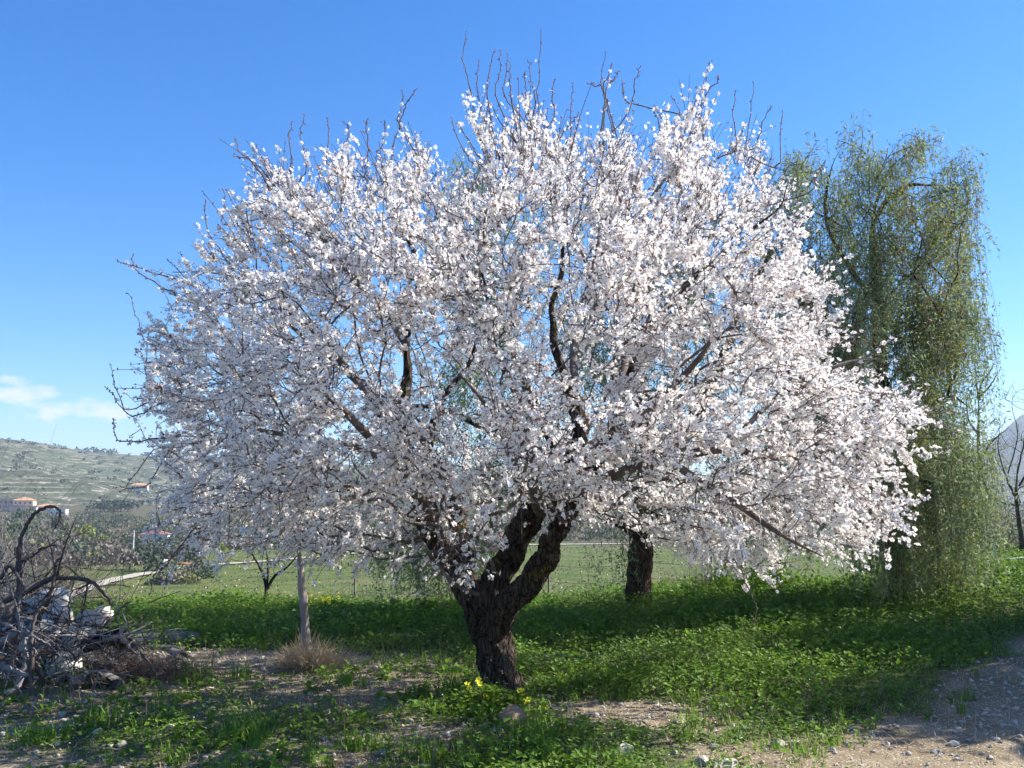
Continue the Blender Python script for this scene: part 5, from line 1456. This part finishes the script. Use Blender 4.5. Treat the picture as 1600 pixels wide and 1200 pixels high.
for hz in (0.4, 0.66):
    P = []
    for i in range(len(fx) - 1):
        for t_ in np.linspace(0, 1, 6, endpoint=False):
            x = fx[i] * (1 - t_) + fx[i + 1] * t_; g = float(H(fx[i], 16.2)) * (1 - t_) + float(H(fx[i + 1], 16.2)) * t_; P.append([x, 16.18, g + hz - 0.06 * math.sin(math.pi * t_)])
    P.append([fx[-1], 16.18, float(H(fx[-1], 16.2)) + hz])
    mb = MB(); V, F = tube(np.array(P), np.full(len(P), .004), 4); mb.add(V, F); mb.build('wire', [M['wire']], fr)
# white rail at the right
q = pix(1565, 895, 16.0); q[2] = float(H(q[0], q[1]))
fr = empty('white_rail', tuple(q), 'low white rail on a short post at the right edge below the bare trees', 'rail')
mb = MB(); v, f = box(q + [-.1, 0, .22], (.06, .05, .55)); mb.add(v, f); mb.build('rail_post', [M['white_paint']], fr)
mb = MB(); V, F = tube(np.array([pix(1538, 878, 15.9), pix(1570, 874, 15.93), pix(1610, 871, 15.95), pix(1680, 866, 15.95)]), np.full(4, .022), 6); mb.add(V, F); mb.build('rail_bar', [M['white_paint']], fr)
# teal container on a stake
q = pix(1450, 760, 12.5); g = q.copy(); g[2] = float(H(q[0], q[1]))
fr = empty('hanging_container', tuple(g), 'dark teal plastic container fixed on a pale stake among the hanging fronds', 'container')
mb = MB(); n = 14; 
prof = [(0.0, -.19), (.062, -.19), (.066, -.10), (.068, -.02), (.10, .04), (.112, .085), (.118, .09), (.104, .092), (.09, .05), (0, .03)]
th = np.linspace(0, 2 * np.pi, n, endpoint=False); V = np.array([[r_ * math.cos(t_), r_ * math.sin(t_) * .8, z_] for r_, z_ in prof for t_ in th]) + q
i = np.arange(len(prof) - 1)[:, None] * n; j = np.arange(n)[None]; F = np.stack([i + j, i + (j + 1) % n, i + n + (j + 1) % n, i + n + j], -1).reshape(-1, 4)
mb.add(V, F); mb.build('container', [M['teal']], fr, smooth=True)
mb = MB(); v, f = box((q + g) / 2 + [.09, .03, .05], (.02, .02, q[2] - g[2] + .12)); mb.add(v, f); mb.build('stake', [M['post']], fr)
mb = MB(); v, f = box(q + [.10, -.06, -.05], (.09, .012, .035), mat3=rotm(0, .5, 0)); mb.add(v + (q + [.10, -.06, -.05]) * 0, f); mb.build('bracket', [M['white_paint']], fr)

# ------------------------------------------------------------------ the valley: scrub, trees, houses, poles
def blob_leaves(c, r, n, s):
    u = rand_unit(n) * (rng.uniform(0.35, 1, n) ** 0.4)[:, None]
    u[:, 2] = np.abs(u[:, 2]) * 1.0
    C = c + u * r
    l = rng.uniform(0.5, 1.0, n) * s
    D = rand_unit(n)
    V, F = leaf_quads(C, D, l, l * 0.8)
    return V, F
SC = [leaf_mat('scrub_olive', (0.06, 0.075, 0.04), (0.12, 0.13, 0.08), 0.15, 0.3), leaf_mat('scrub_brown', (0.11, 0.085, 0.065), (0.19, 0.155, 0.12), 0.1, 0.3), leaf_mat('scrub_green', (0.035, 0.065, 0.02), (0.08, 0.12, 0.035), 0.15, 0.3), leaf_mat('scrub_dark', (0.02, 0.036, 0.02), (0.04, 0.065, 0.03), 0.1, 0.3), leaf_mat('scrub_yellow', (0.12, 0.15, 0.02), (0.21, 0.22, 0.04), 0.2, 0.3)]
def scrub():
    mb = MB(); cnt = 0
    bands = [((-30, 300), (806, 884), 620, (1.6, 3.4)), ((300, 800), (800, 862), 620, (1.8, 3.6)), ((800, 1250), (800, 858), 480, (1.8, 3.6)), ((1250, 1800), (800, 860), 260, (2, 4)), ((-500, -30), (806, 900), 220, (2, 4)), ((240, 330), (885, 915), 26, (1.2, 2.0))]
    for (a0, a1), (b0, b1), n, (s0, s1) in bands:
        for _ in range(n):
            a = rng.uniform(a0, a1); b = b0 + (b1 - b0) * rng.uniform(0, 1) ** 1.1
            # keep the road and the green field open
            lim = np.interp(a, [-500, 60, 120, 215, 300, 400, 560, 1000], [930, 925, 912, 884, 874, 868, 856, 842])
            if a < 1250 and b > lim and not (240 < a < 330 and b > 886): continue
            x, y = onfast(a, b)
            if a < 300 and b > 850 and abs(b - 868) < 5 and a > 150: continue
            s = rng.uniform(s0, s1); z = float(H(x, y))
            nl = int(110 if b > 850 else 60)
            V, F = blob_leaves(np.array([x, y, z]), np.array([s * 1.3, s * 1.2, s * rng.uniform(.7, 1.15)]), nl, s * 0.42)
            k = rng.choice([0, 1, 2, 3, 4], p=[.40, .36, .14, .06, .04]); mb.add(V, F, int(k)); cnt += 1
    tag(mb.build('valley_scrub', SC), kind='stuff')
    # bushes dotting the hills
    mb = MB()
    for _ in range(4200):
        a = rng.uniform(-400, 2000); r_ = rng.uniform(780, 2400)
        an = math.atan((a - 800) / FPX); x, y = r_ * math.sin(an), r_ * math.cos(an)
        if float(wob(np.array(x), np.array(y), 70, 4.0)) < rng.uniform(-1.2, 0.5): continue
        s = rng.uniform(2.0, 5.0) * (r_ / 1500) ** 0.5
        V, F = blob_leaves(np.array([x, y, float(H(x, y))]), np.array([s, s, s * .8]), 14, s * 0.9)
        mb.add(V, F, int(rng.choice([0, 2, 3], p=[.35, .35, .3])))
    tag(mb.build('hill_scrub', SC), kind='stuff')
def onfast(px_, py_):
    ds = np.geomspace(95, 1400, 500); c0 = pix(px_, py_, 1.0) - CAM
    Pn = CAM + c0[None] * ds[:, None]; hz = H(Pn[:, 0], Pn[:, 1]); k = np.argmax(Pn[:, 2] <= hz)
    return (Pn[k, 0], Pn[k, 1]) if (Pn[:, 2] <= hz).any() else (Pn[-1, 0], Pn[-1, 1])
scrub()
def valley_herbs():
    n = 30000; a = rng.uniform(-100, 1500, n); ds = rng.uniform(110, 300, n)
    x = (a - 800) / FPX * ds; y = ds; z = H(x, y)
    k = (wob(x, y, 14, 1.0) + rng.normal(0, .5, n)) > -0.2; x, y, z = x[k], y[k], z[k]; n = len(x)
    l = rng.uniform(0.12, 0.38, n); V, F = leaf_quads(np.stack([x, y, z], 1), unit(np.stack([rng.normal(0, .6, n), rng.normal(0, .6, n), np.ones(n)], 1)), l, l * .9)
    mb = MB(); mb.add(V, F, rng.choice([0, 1, 2, 3], n, p=[.62, .14, .08, .16])); tag(mb.build('valley_herbs', [SC[4], SC[1], SC[2], M['straw']]), kind='stuff')
valley_herbs()

def valley_tree(px_, py_, w, h, mat, label, group=None, trunk=True, name='valley_tree', n=260):
    x, y = onfast(px_, py_); z = float(H(x, y)); root = empty(name, (x, y, z), label, 'tree', group)
    mb = MB(); V, F = tube(np.array([[x, y, z - .3], [x + .1, y, z + h * .3], [x, y, z + h * .7]]), np.array([.35, .25, .12]) * h / 6, 6); mb.add(V, F); mb.build('trunk', [M['pepper_bark']], root)
    mb = MB()
    for _ in range(5):
        c = np.array([x, y, z + h * .25]) + rng.normal(0, .22, 3) * np.array([w, w, h * .3]); V, F = blob_leaves(c, np.array([w * .42, w * .42, h * .62]), n // 5, w * 0.2); mb.add(V, F)
    tag(mb.build('crown', [mat], root), kind='stuff')
for a, b, w, h, k, lab in ((122, 850, 7, 7, 4, 'round yellow green tree in the valley above the pale wall'), (160, 856, 5, 4, 4, 'small yellowish bush tree right of the round yellow green tree'), (88, 835, 7, 8, 3, 'dark tree in the valley below the white far house'), (40, 812, 12, 6, 2, 'dark green tree below the orange roofed house'), (202, 890, 5, 4, 1, 'russet round bush tree beside the white pole'), (243, 893, 5.5, 6, 3, 'dark evergreen left of the red soil patch'), (300, 885, 4, 5, 3, 'dark green tree right of the red soil patch'), (28, 845, 8, 7, 2, 'green bush tree behind the twiggy bush')):
    valley_tree(a, b, w, h, SC[k], lab)
for i in range(5):
    valley_tree(158 + i * 10 + rng.uniform(-2, 2), 800 + rng.uniform(-1, 1), 10, 9, SC[3], 'dark evergreen in the short row at the foot of the hill', 'dark evergreen row at the foot of the hill')
# trees on the skyline of the left hill
for i, a in enumerate((135, 147, 152, 163, 172, 178)):
    an = math.atan((a - 800) / FPX); dr = np.interp(a, [0, 500], [1500, 1900]); r_ = dr * 1.0; x, y = r_ * math.sin(an), r_ * math.cos(an); z = float(H(x, y))
    root = empty('skyline_tree', (x, y, z), 'tiny round tree on the crest of the left hill', 'tree', 'trees on the crest of the left hill')
    mb = MB(); V, F = tube(np.array([[x, y, z - 1], [x, y, z + 3]]), np.array([.5, .4]), 5); mb.add(V, F); mb.build('trunk', [M['pepper_bark']], root)
    mb = MB(); V, F = blob_leaves(np.array([x, y, z + 1]), np.array([7, 7, 8.0]) * rng.uniform(.7, 1.1), 90, 3); mb.add(V, F); tag(mb.build('crown', [SC[3]], root), kind='stuff')

M['wall_cream'] = plain('cream_wall', (0.55, 0.47, 0.38), 0.9, .08, 0.5); M['wall_white'] = plain('white_wall', (0.66, 0.64, 0.60), 0.9, .06, 0.5); M['wall_pink'] = plain('pink_wall', (0.45, 0.33, 0.30), 0.9, .08, 0.5)
M['wall_orange'] = plain('orange_wall', (0.52, 0.20, 0.09), 0.9, .08, 0.5)
M['roof_orange'] = plain('orange_roof', (0.50, 0.27, 0.15), 0.9, .12, 0.8); M['roof_red'] = plain('red_roof', (0.26, 0.12, 0.10), 0.9, .15, 0.8); M['glass_dark'] = plain('dark_window', (0.04, 0.05, 0.06), 0.3, .1, 1)
def house(px_, py_, w, dp, h, wall, roof, label, storeys=1, hip=True, rz=0.2, lower=None, name='house', flat=False):
    x, y = onfast(px_, py_); z = float(H(x, y)); root = empty(name, (x, y, z), label, 'house')
    cz, sz = math.cos(rz), math.sin(rz)
    def tr(v): v = np.asarray(v, float); return np.stack([v[:, 0] * cz - v[:, 1] * sz + x, v[:, 0] * sz + v[:, 1] * cz + y, v[:, 2] + z], 1)
    mb = MB(); v, f = box((0, 0, h / 2 - .5), (w, dp, h + 1)); mb.add(tr(v), f); mb.build('wall', [M[wall]], root)
    mb = MB(); ov = .6; rh = 0.3 if flat else 0.16 * w
    if flat: v, f = box((0, 0, h + .2), (w + .4, dp + .4, .35)); mb.add(tr(v), f)
    else:
        a_, b_ = w / 2 + ov, dp / 2 + ov; k_ = w / 2 - dp / 2 if (hip and w > dp) else w / 2 + ov
        v = [(-a_, -b_, h + .01), (a_, -b_, h + .01), (a_, b_, h + .01), (-a_, b_, h + .01), (-k_, 0, h + rh), (k_, 0, h + rh)]
        mb.add(tr(v), [[0, 1, 5, 4], [2, 3, 4, 5], [0, 3, 2, 1]]); mb.F.setdefault(3, []).append((np.array([[1, 2, 5], [3, 0, 4]]), np.zeros(2, int)))
    mb.build('roof', [M[roof]], root)
    nw = max(2, int(w / 3))
    for s in range(storeys):
        for i in range(nw):
            wx = -w / 2 + (i + .5) * w / nw; wz = (s + .55) * h / storeys
            mb = MB(); v, f = box((wx, -dp / 2 - .02, wz), (1.1, .1, 1.3)); mb.add(tr(v), f); mb.build('window', [M['glass_dark']], root)
    if lower:
        mb = MB(); v, f = box((w * .12, -dp / 2 - 2, h * .22), (w * 1.35, 3.6, h * .44)); mb.add(tr(v), f); mb.build('porch_wall', [M[wall]], root)
        mb = MB(); v, f = box((w * .12, -dp / 2 - 2, h * .48), (w * 1.45, 4.4, .5)); mb.add(tr(v), f); mb.build('porch_roof', [M[roof]], root)
house(38, 799, 12, 9, 7.2, 'wall_cream', 'roof_orange', 'far two storey cream house with an orange hipped roof and porch', 2, lower=True)
house(73, 799, 11, 8, 3.2, 'wall_cream', 'roof_orange', 'far low house with an orange roof between its two neighbours', 1)
house(91, 808, 9, 7, 4.2, 'wall_white', 'wall_white', 'small far white house with a flat roof and dark windows', 1, flat=True)
house(12, 796, 10, 9, 6.5, 'wall_pink', 'wall_pink', 'far pinkish flat roofed house at the left edge', 2, flat=True)
house(24, 798, 5, 7, 4.0, 'wall_white', 'wall_white', 'narrow white annex between the pink and the orange roofed houses', 1, flat=True)
house(242, 852, 8, 6, 3.4, 'wall_white', 'roof_red', 'white cottage with a red roof behind the lowest blossom at the left', 1)
house(292, 794, 12, 8, 3.6, 'wall_white', 'roof_orange', 'far white house with an orange roof seen through the left blossom', 1)
house(218, 766, 14, 8, 4, 'wall_cream', 'roof_orange', 'house half way up the hillside at the left', 1)
house(778, 862, 9, 7, 3.6, 'wall_orange', 'roof_red', 'orange walled house in the valley seen between the almond limbs', 1)
house(100, 856, 7, 4, 1.8, 'wall_white', 'wall_cream', 'low pale shed in the scrub beside the yellow green tree', 1, flat=True)

def pole(px_, py0, py1, r, label):
    x, y = onfast(px_, py0); z0 = float(H(x, y)); d = y; z1 = pix(px_, py1, y)[2]
    root = empty('utility_pole', (x, y, z0), label, 'pole')
    mb = MB(); V, F = tube(np.array([[x, y, z0 - .3], [x, y, (z0 + z1) / 2], [x, y, z1]]), np.array([r * 1.2, r, r * .8]), 8); mb.add(V, F); mb.build('mast', [M['white_paint']], root)
    mb = MB(); v, f = box((x, y, z1 - .3), (.9, .08, .08)); mb.add(v, f); mb.build('crossarm', [M['white_paint']], root)
pole(207, 876, 829, .2, 'tall pale pole left of the red roofed cottage')
pole(228, 891, 869, .16, 'shorter pale pole standing beside the valley road')
# vineyard stakes
sm = MB(); V, F = tube(np.array([[0, 0, -.1], [0, 0, .6], [0.02, 0, 1.3]]), np.full(3, .04), 5); sm.add(V, F); sme = sm.mesh('vineyard_stake', [M['dead_pale']])
for r_ in range(7):
    for c_ in range(12):
        px_ = 470 + c_ * 26 + r_ * 5 + rng.uniform(-2, 2); py_ = 886 + r_ * 8 + c_ * -.6
        x, y = onfast(px_, py_)
        o = bpy.data.objects.new('vineyard_stake', sme); o.location = (x, y, float(H(x, y))); o.rotation_euler = (rng.uniform(-.05, .05), rng.uniform(-.08, .08), rng.uniform(0, 3)); link(o)
        tag(o, 'thin pale stake standing in rows in the green valley field', 'stake', 'stakes in the valley vineyard')

# ------------------------------------------------------------------ haze
def haze():
    v, f = box((0, 0, 0), (1, 1, 1)); 
    m_ = bpy.data.materials.new('haze_air'); m_.use_nodes = True; nt = m_.node_tree; nt.nodes.clear()
    out = nt.nodes.new("ShaderNodeOutputMaterial"); p = nt.nodes.new("ShaderNodeVolumePrincipled")
    p.inputs['Color'].default_value = (0.72, 0.84, 1.0, 1); p.inputs['Density'].default_value = 0.00019; p.inputs['Anisotropy'].default_value = 0.2
    nt.links.new(p.outputs[0], out.inputs['Volume'])
    mb = MB(); v, f = box((0, 0, 146), (11000, 11000, 320)); mb.add(v, f); tag(mb.build('haze', [m_]), kind='stuff')
haze()
